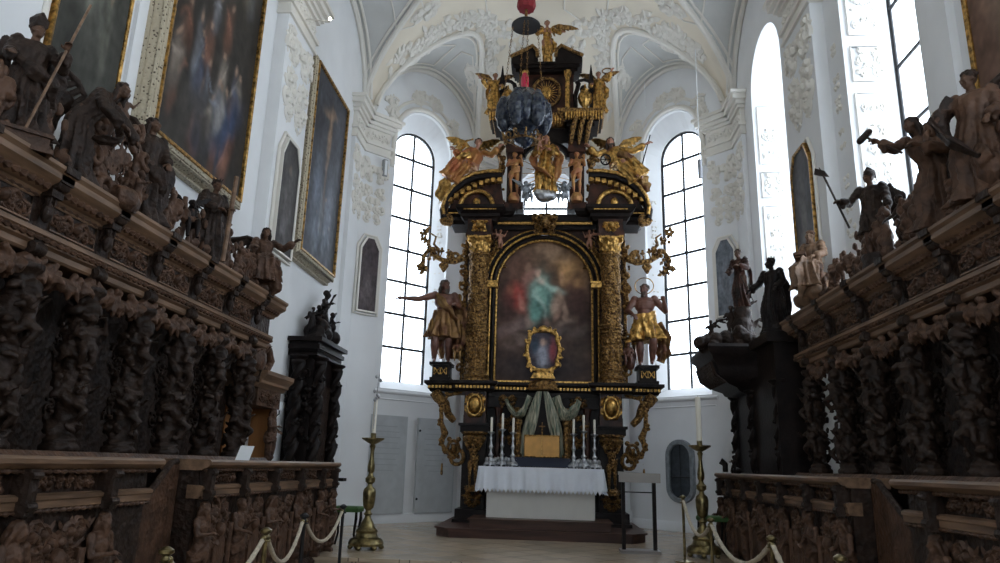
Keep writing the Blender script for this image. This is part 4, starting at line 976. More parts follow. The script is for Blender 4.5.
# ------------------------------------------------------------------ painted canvases
def canvas(name, Wf, t0, t1, z0, z1, base, blobs, root, off=0, cut=None, seed=0, nx=70, nz=120, top='rect'):
    """flat canvas whose pigment is stored per vertex; Wf(t, z, off) -> world"""
    m = M(); vs = []; col = []; rn = random.Random(seed)
    for j in range(nz+1):
        for i in range(nx+1):
            u = i/nx; v = j/nz; uu = u
            if top == 'arch':
                zs = 1-(t1-t0)/2/(z1-z0)
                if v > zs:
                    h = sqrt(max(0, 1-((v-zs)/(1-zs))**2)); uu = .5+(u-.5)*max(h, .002)
            elif cut:
                e = cut/(t1-t0); f = cut/(z1-z0)
                k = max(0, (v-(1-f))/f)*e*.58; uu = k+u*(1-2*k)
            t = t0+(t1-t0)*uu; z = z0+(z1-z0)*v; vs.append(Wf(t, z, off))
            c = V(base, float)
            nz1 = noise.noise(Vector((uu*3+seed, v*5, 1))); nz2 = noise.noise(Vector((uu*9+seed, v*14, 3))); nz3 = noise.noise(Vector((uu*22, v*36+seed, 5)))
            du, dv = uu+.05*nz1+.02*nz2, v+.04*nz2
            for (bu, bv, ru, rv, an, cc, s) in blobs:
                x = du-bu; y = dv-bv; xr = x*cos(an)+y*sin(an); yr = -x*sin(an)+y*cos(an)
                q = (xr/ru)**2+(yr/rv)**2; g = s*math.exp(-q*sqrt(q)) if q < 9 else 0; g = min(1, g)
                c = c*(1-g)+V(cc)*g
            c = c*(1+.45*nz1+.35*nz2+.25*nz3); col.append((*np.clip(c, 0.002, 1), 1))
    fs = [(j*(nx+1)+i, j*(nx+1)+i+1, (j+1)*(nx+1)+i+1, (j+1)*(nx+1)+i) for j in range(nz) for i in range(nx)]
    m.add(vs, fs)
    if root is not None: m.tf(Matrix.Translation(-Vector(root.location)))
    me = bpy.data.meshes.new(name); me.from_pydata([tuple(v) for v in np.concatenate(m.v)], [], m.f)
    a = me.color_attributes.new('paint', 'FLOAT_COLOR', 'POINT'); a.data.foreach_set('color', V(col).ravel())
    me.materials.append(K['oil']); o = bpy.data.objects.new(name, me); C.objects.link(o); o.parent = root; return o
def outline(t0, t1, z0, z1, e, cut=0, point=0):
    a, b, c, d = t0-e, t1+e, z0-e, z1+e
    if not cut: return [(a,c),(b,c),(b,d),(a,d)]
    k = cut*(.45)
    return [(a,c),((a+b)/2,c),(b,c),(b,(c+d)/2),(b,d-cut),(b-cut*.55,d),(a+cut*.55,d),(a,d-cut)]
def picture(label, Wf, t0, t1, z0, z1, base, blobs, seed, ctr, deep=None, gold=.035, cut=0, outer=None, fm='gold'):
    root = thing('wall_painting', label, 'painting', ctr, 0, None)
    d = deep[1] if deep else .06
    canvas('canvas', Wf, t0, t1, z0, z1, base, blobs, root, (-d-.005) if not deep else -d+.02, cut if cut else None, seed)
    g = M(); inner = outline(t0, t1, z0, z1, -.01, cut); mid = outline(t0, t1, z0, z1, gold, cut)
    R = [[Wf(*p, -d+.03) for p in inner], [Wf(*p, -d-.02) for p in inner], [Wf(*p, -d-.03) for p in mid], [Wf(*p, -d+.03) for p in mid], [Wf(*p, .0) for p in mid]]
    g.rings(R, closed_ends=False); wobj('gilt_edge', g, fm, root, False)
    if deep:
        e = deep[0]; g = M()
        R = [[Wf(*p, -d) for p in outline(t0, t1, z0, z1, gold, cut)], [Wf(*p, -d*.96) for p in outline(t0, t1, z0, z1, gold+e*.35, cut)], [Wf(*p, -d*.35) for p in outline(t0, t1, z0, z1, gold+e*.75, cut)], [Wf(*p, -.10) for p in outline(t0, t1, z0, z1, gold+e, cut)], [Wf(*p, -.0) for p in outline(t0, t1, z0, z1, gold+e, cut)]]
        g.rings(R, closed_ends=False); wobj('fretwork_frame', g, 'fret', root, False)
        g = M()
        for (t, z) in outline(t0, t1, z0, z1, gold+e*.6, cut):
            g.ell(Wf(t, z, -d*.7), .16, 8, 6)
            for k in range(7): a = k*.9; g.tube([Wf(t+p[0], z+p[2], -d*.8) for p in spiral((.12*cos(a), .12*sin(a)), .07, 1.1, a, 1, 9)], .02, 5)
        # carved edge
        g2 = M(); o_ = outline(t0, t1, z0, z1, gold+e*.5, cut); g2.tube([Wf(*p, -d*.8) for p in o_], .03, 6, loop=True); wobj('beaded_rim', g2, 'fret', root)
    else:
        g = M(); g.tube([Wf(*p, -.02) for p in outline(t0, t1, z0, z1, gold+.05, cut)], .032, 8, loop=True); wobj('plaster_moulding', g, 'stucco', root)
    return root
ol = (.028,.027,.024)
fig = lambda u, v, c, s=.8, h=.13, w=.05: [(u, v, w*1.5, h, .1, c, s), (u, v+h*1.05, w*.7, w*.45, 0, (.20,.15,.11), s*.9)]
LW = lambda Y: 12+Y
off_ = lambda W, o: (lambda t, z, k=0: W(t, z, k-o))
def crowd(seed, n, u0, u1, v0, v1, asp, pal):
    rn = random.Random(seed); out = []
    for i in range(n):
        u = rn.uniform(u0,u1); v = rn.uniform(v0,v1); c = rn.choice(pal); h = rn.uniform(.12,.2)*asp; w = rn.uniform(.035,.06)
        out += [(u, v, w, h, rn.uniform(-.4,.4), c, .85), (u+rn.uniform(-.02,.02), v+h*1.15, .02, .022*asp, 0, (.26,.17,.12), .85), (u+rn.uniform(-.06,.06), v+h*.4, .05, .018*asp, rn.uniform(-1,1), tuple(x*1.5 for x in c), .7), (u, v-h*.6, w*1.2, h*.5, .2, tuple(x*.4 for x in c), .7)]
    return out
pal1 = [(.13,.10,.05),(.19,.09,.06),(.14,.14,.15),(.09,.10,.12),(.15,.07,.045),(.20,.17,.14),(.05,.06,.09)]
picture('tall dark painting of a pale ghostly standing figure, above the bishop statue', WL, LW(5.75), LW(6.80), 5.05, 9.6, (.040,.040,.034), fig(.5,.40,(.17,.17,.14),.8,.16,.13)+fig(.72,.2,(.10,.10,.08))+[(.3,.7,.3,.12,.3,(.09,.085,.07),.7)], 2, (-4.6,6.1,7.3), gold=.022)
picture('huge dark painting with crowd of small pink and white figures in a cream fretwork frame', WL, LW(7.33), LW(9.66), 5.33, 11.0, (.026,.023,.020), crowd(3, 22, .08, .92, .05, .42, .45, pal1)+crowd(7, 10, .2, .9, .45, .8, .45, pal1)+
    [(.7,.14,.2,.05,.4,(.03,.05,.10),.8),(.35,.12,.2,.06,0,(.05,.045,.04),.8),(.5,.65,.25,.12,.3,(.08,.055,.035),.8),(.3,.8,.2,.1,0,(.10,.07,.05),.7),(.75,.6,.12,.1,0,(.09,.075,.05),.7),(.62,.16,.07,.03,.5,(.25,.24,.23),.8)], 5, (-4.55,8.5,8), deep=(.14,.26), gold=.034)
picture('tall blue-grey misty painting with a pale hanging body in a cream fretwork frame', WL, LW(12.34), LW(14.36), 5.42, 9.28, (.045,.048,.058),
    crowd(5, 7, .15, .85, .06, .3, .52, [(.13,.14,.17),(.10,.11,.14),(.16,.17,.19)])+[(.5,.70,.05,.14,0,(.38,.24,.14),.9),(.5,.84,.20,.03,.15,(.26,.17,.11),.7),(.5,.5,.04,.3,0,(.16,.11,.08),.5),(.3,.35,.13,.2,.2,(.13,.15,.19),.8),(.68,.3,.12,.18,-.3,(.17,.19,.23),.8),(.5,.15,.3,.08,0,(.10,.12,.15),.7),(.2,.7,.15,.1,0,(.02,.02,.025),.8),(.45,.25,.05,.12,.2,(.25,.26,.28),.6)], 8, (-4.55,13.4,7.4), deep=(.14,.26), gold=.034)
sm = [(.5,.45,.2,.25,0,(.11,.10,.10),.8),(.5,.75,.1,.06,0,(.15,.12,.10),.8),(.4,.25,.2,.1,.3,(.13,.12,.125),.7)]
picture('narrow grey octagonal painting between the two large framed canvases', off_(WL,.23), LW(10.98), LW(11.78), 5.02, 7.05, (.055,.052,.052), sm, 11, (-4.5,11.4,6), cut=.34, gold=.03, fm='stucco')
picture('small plum-brown octagonal painting on the pilaster beside the apse window', off_(WDL,.23), .02, .52, 5.15, 7.0, (.070,.055,.058), [(.5,.3,.3,.2,0,(.10,.085,.085),.7),(.5,.7,.2,.1,0,(.045,.035,.04),.7)], 12, (-4.6,17.1,6.1), cut=.28, gold=.03, fm='stucco')
picture('small blue-grey octagonal painting behind the slender canopy saint', off_(WDR,.23), 3.889-.52, 3.889-.02, 5.15, 7.0, (.12,.135,.155), [(.5,.4,.3,.3,0,(.16,.17,.19),.7)], 13, (4.6,17.1,6.1), cut=.28, gold=.03, fm='stucco')
picture('narrow grey pointed painting between the two side windows above the seated saint', off_(WR,.23), 16.65-12.0, 16.65-11.15, 4.9, 6.95, (.055,.055,.060), [(.5,.5,.2,.3,0,(.10,.09,.085),.8),(.4,.2,.2,.1,0,(.13,.12,.12),.7)], 14, (4.5,11.5,6), cut=.34, gold=.03)
picture('reddish brown painting in dark gilt frame high over the monk statue', WR, 16.65-6.98, 16.65-5.6, 5.05, 9.5, (.10,.055,.038), [(.5,.3,.25,.2,0,(.17,.12,.09),.8),(.3,.6,.2,.2,0,(.05,.03,.02),.8)], 15, (4.55,6.3,7.2), gold=.05)
# ------------------------------------------------------------------ high altar
AS = .9588
def aw(x, y, z): return (.01+AS*x, AS*y, .066+AS*z)
A0 = V((0, 17.4, .2))
AL = thing('high_altar', 'towering black and gold baroque altarpiece with arched painting and two ornate columns', 'altarpiece', aw(*A0), sc=AS)
def ao(name, m, mt, root=None, smooth='auto'):
    m.tf(Matrix.Translation(-Vector(A0))); return obj(name, m, K[mt] if isinstance(mt, str) else mt, root or AL, smooth)
def aput(name, me, mt, p, rz=0, sc=1, root=None):
    o = obj(name, me, K[mt], root or AL); o.location = V(p, float)-A0; o.rotation_euler = (0,0,rz); o.scale = (sc,)*3 if np.isscalar(sc) else sc; return o
def both(fn):
    for s in (-1, 1): fn(s)
def gilt(w, h, seed, n=12, r=.02, mirror=True, extra=None):
    m = scrolls(w, h, seed, n, r, mirror, 8)
    if extra: extra(m)
    me = to_mesh('gilt', m); auto_smooth(me, 50); return me
def sxbox(m, s, x0, x1, *a): a0, a1 = sorted((s*x0, s*x1)); return m.box(a0, a1, *a)
# -- lower storey
ao('predella_core', M().box(-1.35,1.35,17.35,18.4,.2,3.35), 'ebony', smooth=False)
m = M(); prof = [(0,.2),(.10,.2),(.12,.40),(.08,.46),(.02,.50),(.02,.62),(0,.62)]
for s in (-1, 1):
    m = M(); x0, x1 = sorted((s*1.22, s*1.98)); m.prism([(x0,16.95),(x1,16.95),(x1,18.4),(x0,18.4)], .2, .62); m.prism([(x0-.05,16.88),(x1+.05,16.88),(x1+.05,18.4),(x0-.05,18.4)], .2, .40)
    ao('plinth', m, 'ebony', smooth=False)
    m = M(); x0, x1 = sorted((s*1.32, s*1.88)); m.box(x0, x1, 17.12, 18.4, .62, 2.75); m.box(x0-.06, x1+.06, 17.05, 18.4, 2.35, 2.50); m.box(x0-.10, x1+.10, 17.0, 18.4, 2.50, 2.56); ao('pedestal', m, 'ebony', smooth=False)
    m = M(); m.box(x0+.02, x1-.02, 17.02, 18.4, 2.56, 3.32); ao('pedestal_die', m, 'marble', smooth=False)
P_AT = pose(ST, elL=(-.18,-.02,.92), haL=(-.10,-.04,1.02), elR=(.18,-.02,.92), haR=(.10,-.04,1.02))
def mk_atlas():
    m = M().merge(bodymesh(P_AT, False)); m.merge(hairm(P_AT, 'beard')); m.merge(sash(P_AT)); m.lathe([(.14,-.14),(.14,-.05),(.1,0)], n=12)
    return carve(m, .0105, .003, 20, 'atlas')
ATL = mk_atlas()
CART = gilt(.55, .62, 31, 12, .028, True, lambda m: (m.ell((0,-.06,.32), (.13,.07,.17), 14, 8), m.tube([(.16*cos(t), -.05, .32+.22*sin(t)) for t in np.linspace(0,6.28,21)[:-1]], .03, 7, loop=True)))
PNL = gilt(.46, .62, 32, 12, .022)
for s in (-1, 1):
    aput('shield_cartouche', CART, 'gold', (s*1.6, 17.0, 2.62), 0, (1.05,1.6,1.1))
    aput('atlas_figure', ATL, 'golddark', (s*1.6, 16.98, 1.15), 0, 1.02)
    aput('gilt_panel', PNL, 'golddark', (s*1.6, 17.1, .64), 0, (1.05,1.6,.8))
    m = M(); m.lathe([(.12,0),(.2,.08),(.26,.2),(.2,.26),(.28,.3),(.28,.34)], (s*1.6,17.1,2.02), 16, flute=.12, fn=8); ao('gilt_capital', m, 'golddark')
    # ears of gilt foliage down the flanks with hanging tassel
    m = M(); P = [(1.95,17.2,3.3),(2.3,17.15,3.2),(2.42,17.1,2.9),(2.40,17.1,2.55),(2.30,17.1,2.3),(2.38,17.1,2.1),(2.28,17.1,1.9),(2.05,17.12,1.8)]
    m.tube([(s*a,b,c) for a,b,c in P], [.05,.045,.05,.06,.09,.05,.06,.08], 8)
    rn = random.Random(3)
    for i in range(40): a, b, c = P[rn.randrange(len(P))]; m.ell((s*(a+rn.uniform(-.07,.07)), b+rn.uniform(-.05,.05), c+rn.uniform(-.08,.08)), rn.uniform(.025,.05), 7, 5)
    m.tube([(s*p[0], 17.08, p[2]) for p in spiral((2.02,1.75), .22, 1.3, 1.5, 1)], .05, 7); m.tube([(s*2.3,17.1,1.85),(s*2.34,17.1,1.6)], .01, 5); m.cap((s*2.34,17.1,1.6),(s*2.34,17.1,1.38),.025,.035)
    me = carve(m.tf(Matrix.Translation(-Vector(A0))), .018, .006, 14); obj('side_garland', me, K['golddark'], AL)
# middle niche: little columns, gilt scrolls
m = M().box(-1.3,1.3,17.2,17.4,2.95,3.32).box(-1.28,1.28,17.15,17.4,3.2,3.3); ao('predella_frieze', m, 'ebony', smooth=False)
for s in (-1, 1):
    for x in (.62, 1.05):
        m = M(); m.lathe([(.09,0),(.09,.05),(.05,.08),(.065,.25),(.05,.5),(.075,.7),(.05,.9),(.08,1.1),(.10,1.2)], (s*x,17.2,1.75), 12, flute=.1, fn=6); ao('small_column', m, 'golddark' if x < 1 else 'marble')
    aput('gilt_scroll', gilt(.42,.4,40+s,9,.018), 'golddark', (s*.84,17.15,2.92), 0, (1,1.4,.9))
    m = M(); m.merge(putto_shape(PUTTO, .52, (s*.98,17.12,2.2), -s*.3)); ao('putto', carve(m.tf(Matrix.Translation(-Vector(A0))), .013, .003), 'flesh') if False else obj('putto', carve(m.tf(Matrix.Translation(-Vector(A0))), .013, .003), K['golddark'], AL)
for s in (-1, 1):
    aput('gilt_scroll', gilt(.5,.9,80+s,16,.022), 'golddark', (s*.86,17.24,1.95), 0, (1,1.6,1.0))
    aput('gilt_volute', gilt(.34,.5,90,10,.024,True,lambda m: (m.tube([(.13*cos(t), -.04, .25+.17*sin(t)) for t in np.linspace(0,6.28,21)[:-1]], .04, 7, loop=True), m.ell((0,-.05,.25),(.06,.05,.08),8,6))), 'golddark', (s*2.08,17.1,1.72), 0, (1,1.6,1.0))
# -- predella cornice that carries columns and side statues
prof = [(-.3,3.30),(.0,3.30),(.02,3.34),(.05,3.36),(.05,3.42),(.10,3.46),(.13,3.48),(.13,3.55),(-.3,3.55)]
path = [(-2.72,18.3),(-2.72,17.12),(-2.1,17.12),(-2.1,16.98),(-1.2,16.98),(-1.2,17.22),(1.2,17.22),(1.2,16.98),(2.1,16.98),(2.1,17.12),(2.72,17.12),(2.72,18.3)]
m = M().strip(prof, path); m.prism(path, 3.32, 3.54); ao('predella_cornice', m, 'ebony', smooth=False)
m = M()
for x in np.arange(-2.72, 2.74, .085):
    y = 16.9 if 1.2 < abs(x) < 2.1 else (17.03 if abs(x) > 2.1 else 17.14)
    m.box(x-.025, x+.025, y-.05, y+.03, 3.37, 3.43)
ao('gilt_tooth_frieze', m, 'gold', smooth=False)
# -- retable wall
pts = [(-2.0,3.55),(2.0,3.55),(2.0,7.45),(-2.0,7.45)]
m = M().slab([(1.30,3.55),(2.02,3.55),(2.02,7.5),(0,7.5),(0,7.42)]+[(1.30*sin(a), 6.0+1.30*cos(a)) for a in np.linspace(.12, pi/2, 10)], 17.4, 17.9)
m.slab([(-1.30,3.55),(-2.02,3.55),(-2.02,7.5),(0,7.5),(0,7.42)]+[(-1.30*sin(a), 6.0+1.30*cos(a)) for a in np.linspace(.12, pi/2, 10)], 17.4, 17.9)
ao('retable_wall', m, 'marble', smooth=False)
Wa = lambda t, z, off=0: (t, 17.50-off*0, z)
cv = canvas('altar_painting', Wa, -1.22, 1.22, 3.58, 7.22, (.055,.032,.024), [
    (.5,.97,.4,.2,0,(.15,.09,.055),.9),(.78,.82,.20,.13,-.5,(.40,.22,.09),.9),(.62,.93,.2,.08,0,(.22,.14,.09),.8),(.25,.8,.15,.12,0,(.10,.05,.035),.8),
    (.22,.60,.12,.09,.3,(.30,.05,.04),.9),(.30,.48,.10,.05,0,(.26,.09,.07),.6),
    (.46,.61,.11,.15,.2,(.20,.36,.30),.95),(.40,.50,.07,.12,-.3,(.12,.26,.22),.95),(.43,.58,.03,.10,.5,(.34,.46,.40),.8),(.52,.55,.025,.09,-.2,(.08,.17,.15),.8),(.47,.49,.02,.07,.2,(.30,.42,.36),.7),(.58,.66,.14,.030,-.2,(.30,.42,.36),.85),(.46,.70,.05,.04,0,(.52,.44,.36),.9),(.43,.77,.032,.028,0,(.50,.33,.24),.9),(.35,.74,.08,.05,.6,(.30,.14,.11),.7),
    (.60,.54,.07,.05,.6,(.36,.24,.18),.8),(.66,.60,.05,.06,0,(.28,.18,.13),.7),(.35,.42,.05,.04,0,(.30,.18,.14),.7),(.50,.40,.05,.04,0,(.28,.17,.13),.6),
    (.18,.38,.2,.05,.2,(.16,.11,.10),.8),(.62,.34,.14,.05,0,(.10,.075,.07),.8),(.85,.36,.10,.05,.3,(.13,.10,.09),.7),(.85,.6,.12,.2,0,(.05,.022,.018),.8),
    (.40,.32,.05,.03,.4,(.24,.16,.12),.8),(.72,.42,.10,.03,.3,(.20,.14,.11),.8),(.28,.30,.09,.03,-.2,(.17,.12,.10),.7),(.70,.50,.03,.06,.2,(.34,.22,.16),.8),(.62,.47,.03,.05,-.5,(.30,.18,.13),.8),(.27,.55,.03,.07,.3,(.38,.16,.12),.7),(.16,.64,.04,.05,0,(.20,.08,.05),.8),(.33,.80,.03,.04,0,(.26,.15,.10),.7),(.70,.74,.03,.05,.4,(.36,.20,.11),.7),(.86,.70,.05,.03,.2,(.30,.16,.07),.7),(.5,.10,.5,.13,0,(.030,.024,.026),.9),(.2,.25,.1,.06,0,(.09,.06,.05),.7),(.85,.22,.12,.08,0,(.08,.055,.045),.7),(.12,.5,.08,.15,0,(.06,.03,.025),.7)], None, top='arch', nx=90, nz=130, seed=3)
cv.parent = AL; cv.location = -Vector(A0)
def archpath(r, z0=3.6, n=22):
    return [(-r,z0),(-r,5.98)]+[(-r*cos(a), 6.0+r*sin(a)) for a in np.linspace(.05, pi-.05, n)]+[(r,5.98),(r,z0)]
for r_a, w_a, yy, mt in ((1.20,.035,17.36,'gold'),(1.27,.05,17.33,'ebony'),(1.35,.030,17.28,'gold'),(1.43,.045,17.33,'ebony'),(1.49,.022,17.33,'gold')):
    P = archpath(r_a) if r_a < 1.4 else [p for p in archpath(r_a) if p[1] > 5.9]
    ao('arch_moulding', M().tube([(x, yy, z) for x, z in P], w_a, 8, up=(0,1,0)), mt)
for s in (-1, 1):
    m = M(); sxbox(m, s, 1.16, 1.42, 17.15, 17.5, 5.92, 6.08); sxbox(m, s, 1.14, 1.44, 17.12, 17.5, 6.03, 6.07); ao('impost', m, 'gold', smooth=False)
SPD = gilt(.55, .95, 51, 12, .024, False)
def atlas_p(): pass
m = M().box(-1.2,1.2,17.2,17.5,3.52,3.60); ao('painting_sill', m, 'gold', smooth=False)
# -- columns
def big_column(seed):
    rn = random.Random(seed); a = np.arange(28)*2*pi/28; m = M(); R = []
    for z in np.linspace(0, 3.05, 70):
        low = z < 1.05
        rr = .245-.02*(z/3.05)+( .018*np.sin(5*a+9*z) if not low else .012*np.sin(6*a)*np.sin(14*z)); R.append(np.stack([rr*np.cos(a), rr*np.sin(a), np.full(28, z)], 1))
    m.rings(R)
    for zz in (0, .12, 1.02, 1.12, 1.2, 2.98): m.tube([(.262*cos(t), .262*sin(t), zz) for t in np.linspace(0,6.28,25)[:-1]], .025, 6, loop=True)
    for i in range(230):
        z = rn.uniform(1.25, 2.95); t = rn.uniform(pi, 2*pi) if rn.random() < .85 else rn.uniform(0, pi); r_c = .235
        m.ell((r_c*cos(t), r_c*sin(t), z), (.035,.018,.028), 6, 4, rot=Matrix.Rotation(t+1.57, 3, 'Z') @ Matrix.Rotation(rn.uniform(-1,1), 3, 'Y'))
    for i in range(110):
        z = rn.uniform(.16, .98); t = rn.uniform(pi, 2*pi); m.ell((.24*cos(t), .24*sin(t), z), (.038,.024,.042), 7, 5)
    for t in (-2.1,-1.57,-1.0): m.ell((.25*cos(t), .25*sin(t), .78), (.055,.05,.06), 9, 6); m.ell((.25*cos(t), .25*sin(t), .45), (.05,.05,.16), 9, 6)
    return to_mesh('shaft', m)
SH = big_column(5); auto_smooth(SH, 60)
def capital():
    m = M(); m.lathe([(.22,0),(.24,.04),(.23,.1),(.27,.25),(.33,.36)], n=20)
    for row, (z, r_, hh) in enumerate(((.04,.235,.14),(.16,.25,.15))):
        for i in range(12):
            t = (i+.5*row)*2*pi/12; g = M(); leaf(g, (0,0), pi/2, hh*1.3, .055, .9); g.tf(Matrix.Translation((r_*cos(t), r_*sin(t), z)) @ Matrix.Rotation(t+pi/2, 4, 'Z') @ Matrix.Rotation(-.35, 4, 'X')); m.merge(g)
    for i in range(4):
        t = pi/4+i*pi/2; m.tube([(p[0]*cos(t), p[0]*sin(t), p[2]) for p in spiral((.34,.30), .07, 1.4, 2, -1)], .022, 6)
    m.box(-.30,.30,-.30,.30,.36,.42); return carve(m, .012, .002)
CAP = capital()
for s in (-1, 1):
    c = thing('x', None, None); c.name = 'column'; c.parent = AL; c.location = V((s*1.64,17.18,3.55))-A0
    obj('column_base', M().lathe([(.34,0),(.34,.06),(.30,.08),(.33,.12),(.33,.16),(.26,.19),(.25,.22)], n=24), K['golddark'], c)
    obj('shaft', SH, K['golddark'], c).location = (0,0,.20)
    obj('capital', CAP, K['gold'], c).location = (0,0,3.22)
    # block above and fluted dark backing
    m = M(); sxbox(m, s, 1.34, 1.94, 16.92, 17.6, 7.19, 7.62); sxbox(m, s, 1.30, 1.98, 16.88, 17.6, 7.17, 7.24); ao('entablature_block', m, 'marble', smooth=False)
    aput('gilt_head', gilt(.36,.34,60+s,8,.02, True, lambda m: m.ell((0,-.05,.18), (.07,.06,.09), 10, 6)), 'gold', (s*1.64,16.9,7.26), 0, (1.2,1.6,.95))
    aput('spandrel_scroll', SPD, 'golddark', (s*1.52 if s > 0 else -1.52, 17.36, 6.35), 0, (-s*1.0,1.3,1.0))
    m = M().merge(putto_shape(pose(PUTTO, haR=(.26,-.1,.8), haL=(-.26,-.1,.8)), .55, (s*1.13,17.22,6.92), -s*.5)).merge(wing((s*1.13,17.26,7.2),(s*1.35,17.3,7.35),(0,0,-.3),5,.025,False)); obj('spandrel_putto', carve(m.tf(Matrix.Translation(-Vector(A0))), .013, .003), K['flesh'], AL)
    # flank openwork beside the columns
    m = M()
    for z, r_f in ((3.9,.16),(4.3,.10),(4.75,.13),(5.5,.1),(5.95,.2),(6.3,.14),(6.75,.12)): m.tube([(s*(1.98+.06+p[0]), 17.35, z+p[2]) for p in spiral((0,0), r_f, 1.3, 1.5*s, s)], .035, 6)
    m.tube([(s*2.0,17.36,z) for z in np.linspace(3.6,7.2,12)], .045, 6)
    for i in range(30): m.ell((s*(2.03+random.uniform(-.04,.1)), 17.33, random.uniform(3.7,7.1)), random.uniform(.03,.06), 7, 5)
    obj('flank_scroll', carve(m.tf(Matrix.Translation(-Vector(A0))), .015, .005, 14), K['golddark'], AL)
    # consoles under the side statues
    m = M(); sxbox(m, s, 2.22, 2.72, 16.95, 17.6, 3.55, 3.62); sxbox(m, s, 2.27, 2.67, 17.0, 17.6, 3.62, 3.92); sxbox(m, s, 2.22, 2.74, 16.95, 17.6, 3.92, 3.99); ao('statue_base', m, 'ebony', smooth=False)
    m = M(); x0 = s*2.47
    for i in (-1, 1):
        for k_ in (-1, 1): m.tube([(x0+i*.08-k_*.06, 16.985, 3.69), (x0+i*.08+k_*.06, 16.985, 3.85)], .013, 5)
    for k_ in (-.15, 0, .15): m.tube([(x0+k_, 16.985, 3.69), (x0+k_, 16.985, 3.85)], .012, 5)
    ao('gilt_monogram', m, 'gold')
    m = M(); m.tube([(s*a,17.2,c) for a,c in ((2.1,2.6),(2.25,2.75),(2.35,3.0),(2.5,3.15),(2.6,3.3))], [.08,.09,.12,.14,.16], 8); obj('console_scroll', carve(m.tf(Matrix.Translation(-Vector(A0))), .02, .01, 10), K['golddark'], AL)
m = M().box(-1.30,1.30,17.25,17.7,7.45,7.66).box(-1.26,1.26,17.18,17.75,7.66,7.76).box(-1.22,1.22,17.25,17.75,7.76,7.86); ao('arch_entablature', m, 'ebony', smooth=False)
m = M().box(-1.2,1.2,17.15,17.2,7.56,7.62); ao('arch_fillet', m, 'gold', smooth=False)
# keystone shield over the arch
aput('keystone_shield', gilt(.7,.5,71,12,.03,True, lambda m: m.ell((0,-.08,.24), (.10,.08,.15), 12, 8)), 'golddark', (0,17.05,7.28), 0, (1,2,1.05))
# -- main cornice
prof = [(-.4,7.60),(.0,7.60),(.03,7.66),(.08,7.70),(.08,7.78),(.15,7.82),(.20,7.90),(.20,7.98),(-.4,8.0)]
path = [(-2.42,18.0),(-2.42,17.3),(-2.05,17.3),(-2.05,17.0),(-1.22,17.0),(-1.22,17.3),(-.95,17.3),(-.95,17.6)]
for s in (-1, 1):
    p = path if s < 0 else [(-x, y) for x, y in path][::-1]
    m = M().strip(prof, p); m.prism(p+[(s*-.95 if False else p[-1][0], 18.0)] if s < 0 else [(p[0][0], 18.0)]+p, 7.62, 7.96); ao('main_cornice', m, 'ebony', smooth=False)
    m = M()
    for k, (xa, xb, yy) in enumerate(((1.22,2.05,16.86),(2.08,2.5,17.16),(.96,1.2,17.18))):
        m.slab([(s*xa,7.84),(s*xb,7.84),(s*xb,7.94),(s*xa,7.94)], yy-.04, yy+.05)
    ao('gilt_fringe', m, 'gold', smooth=False)
    # broken segmental pediment ending in a volute
    arc = [(-2.72,7.55),(-2.66,7.42),(-2.55,7.5),(-2.58,7.62)]
    P = [(s*2.56,7.66),(s*2.60,7.88),(s*2.53,8.15),(s*2.36,8.42),(s*2.10,8.64),(s*1.8,8.78),(s*1.45,8.84),(s*1.10,8.84)]
    for dz, rr, yy, mt in ((0,.10,17.0,'ebony'),(-.13,.07,17.08,'golddark'),(.08,.05,16.92,'gold')):
        ao('pediment_moulding', M().tube([(x, yy, z+dz) for x, z in P], rr, 8, up=(0,1,0)), mt)
    ao('pediment_field', M().slab([(s*2.46,7.95),(s*2.36,8.3),(s*2.08,8.56),(s*1.75,8.7),(s*1.15,8.76),(s*1.05,7.95)], 17.1, 17.7), 'marble', smooth=False)
    m = M(); m.tube([(s*(1.75+.42*cos(t)), 17.05, 8.0+.42*sin(t)) for t in np.linspace(.05,pi-.05,14)], .06, 8, up=(0,1,0)); m.ell((s*1.75,17.05,8.12), (.10,.07,.12), 10, 6); ao('half_round_gable', m, 'gold')
    m = M()
    for i in range(9): t = i/8; x = 2.42-1.25*t; z = 8.12+.54*sin(t*pi*.5); m.box(*sorted((s*(x-.05), s*(x+.05))), 16.93, 17.1, z-.02, z+.09)
    ao('gilt_dentils', m, 'gold', smooth=False)
    m = M(); m.tube([(s*p[0], 17.0, p[2]) for p in spiral((2.48,7.64), .15, 1.5, 0, -1)], .06, 8); m.ell((s*2.42,17,7.54), .10, 9, 6); ao('volute', m, 'golddark')
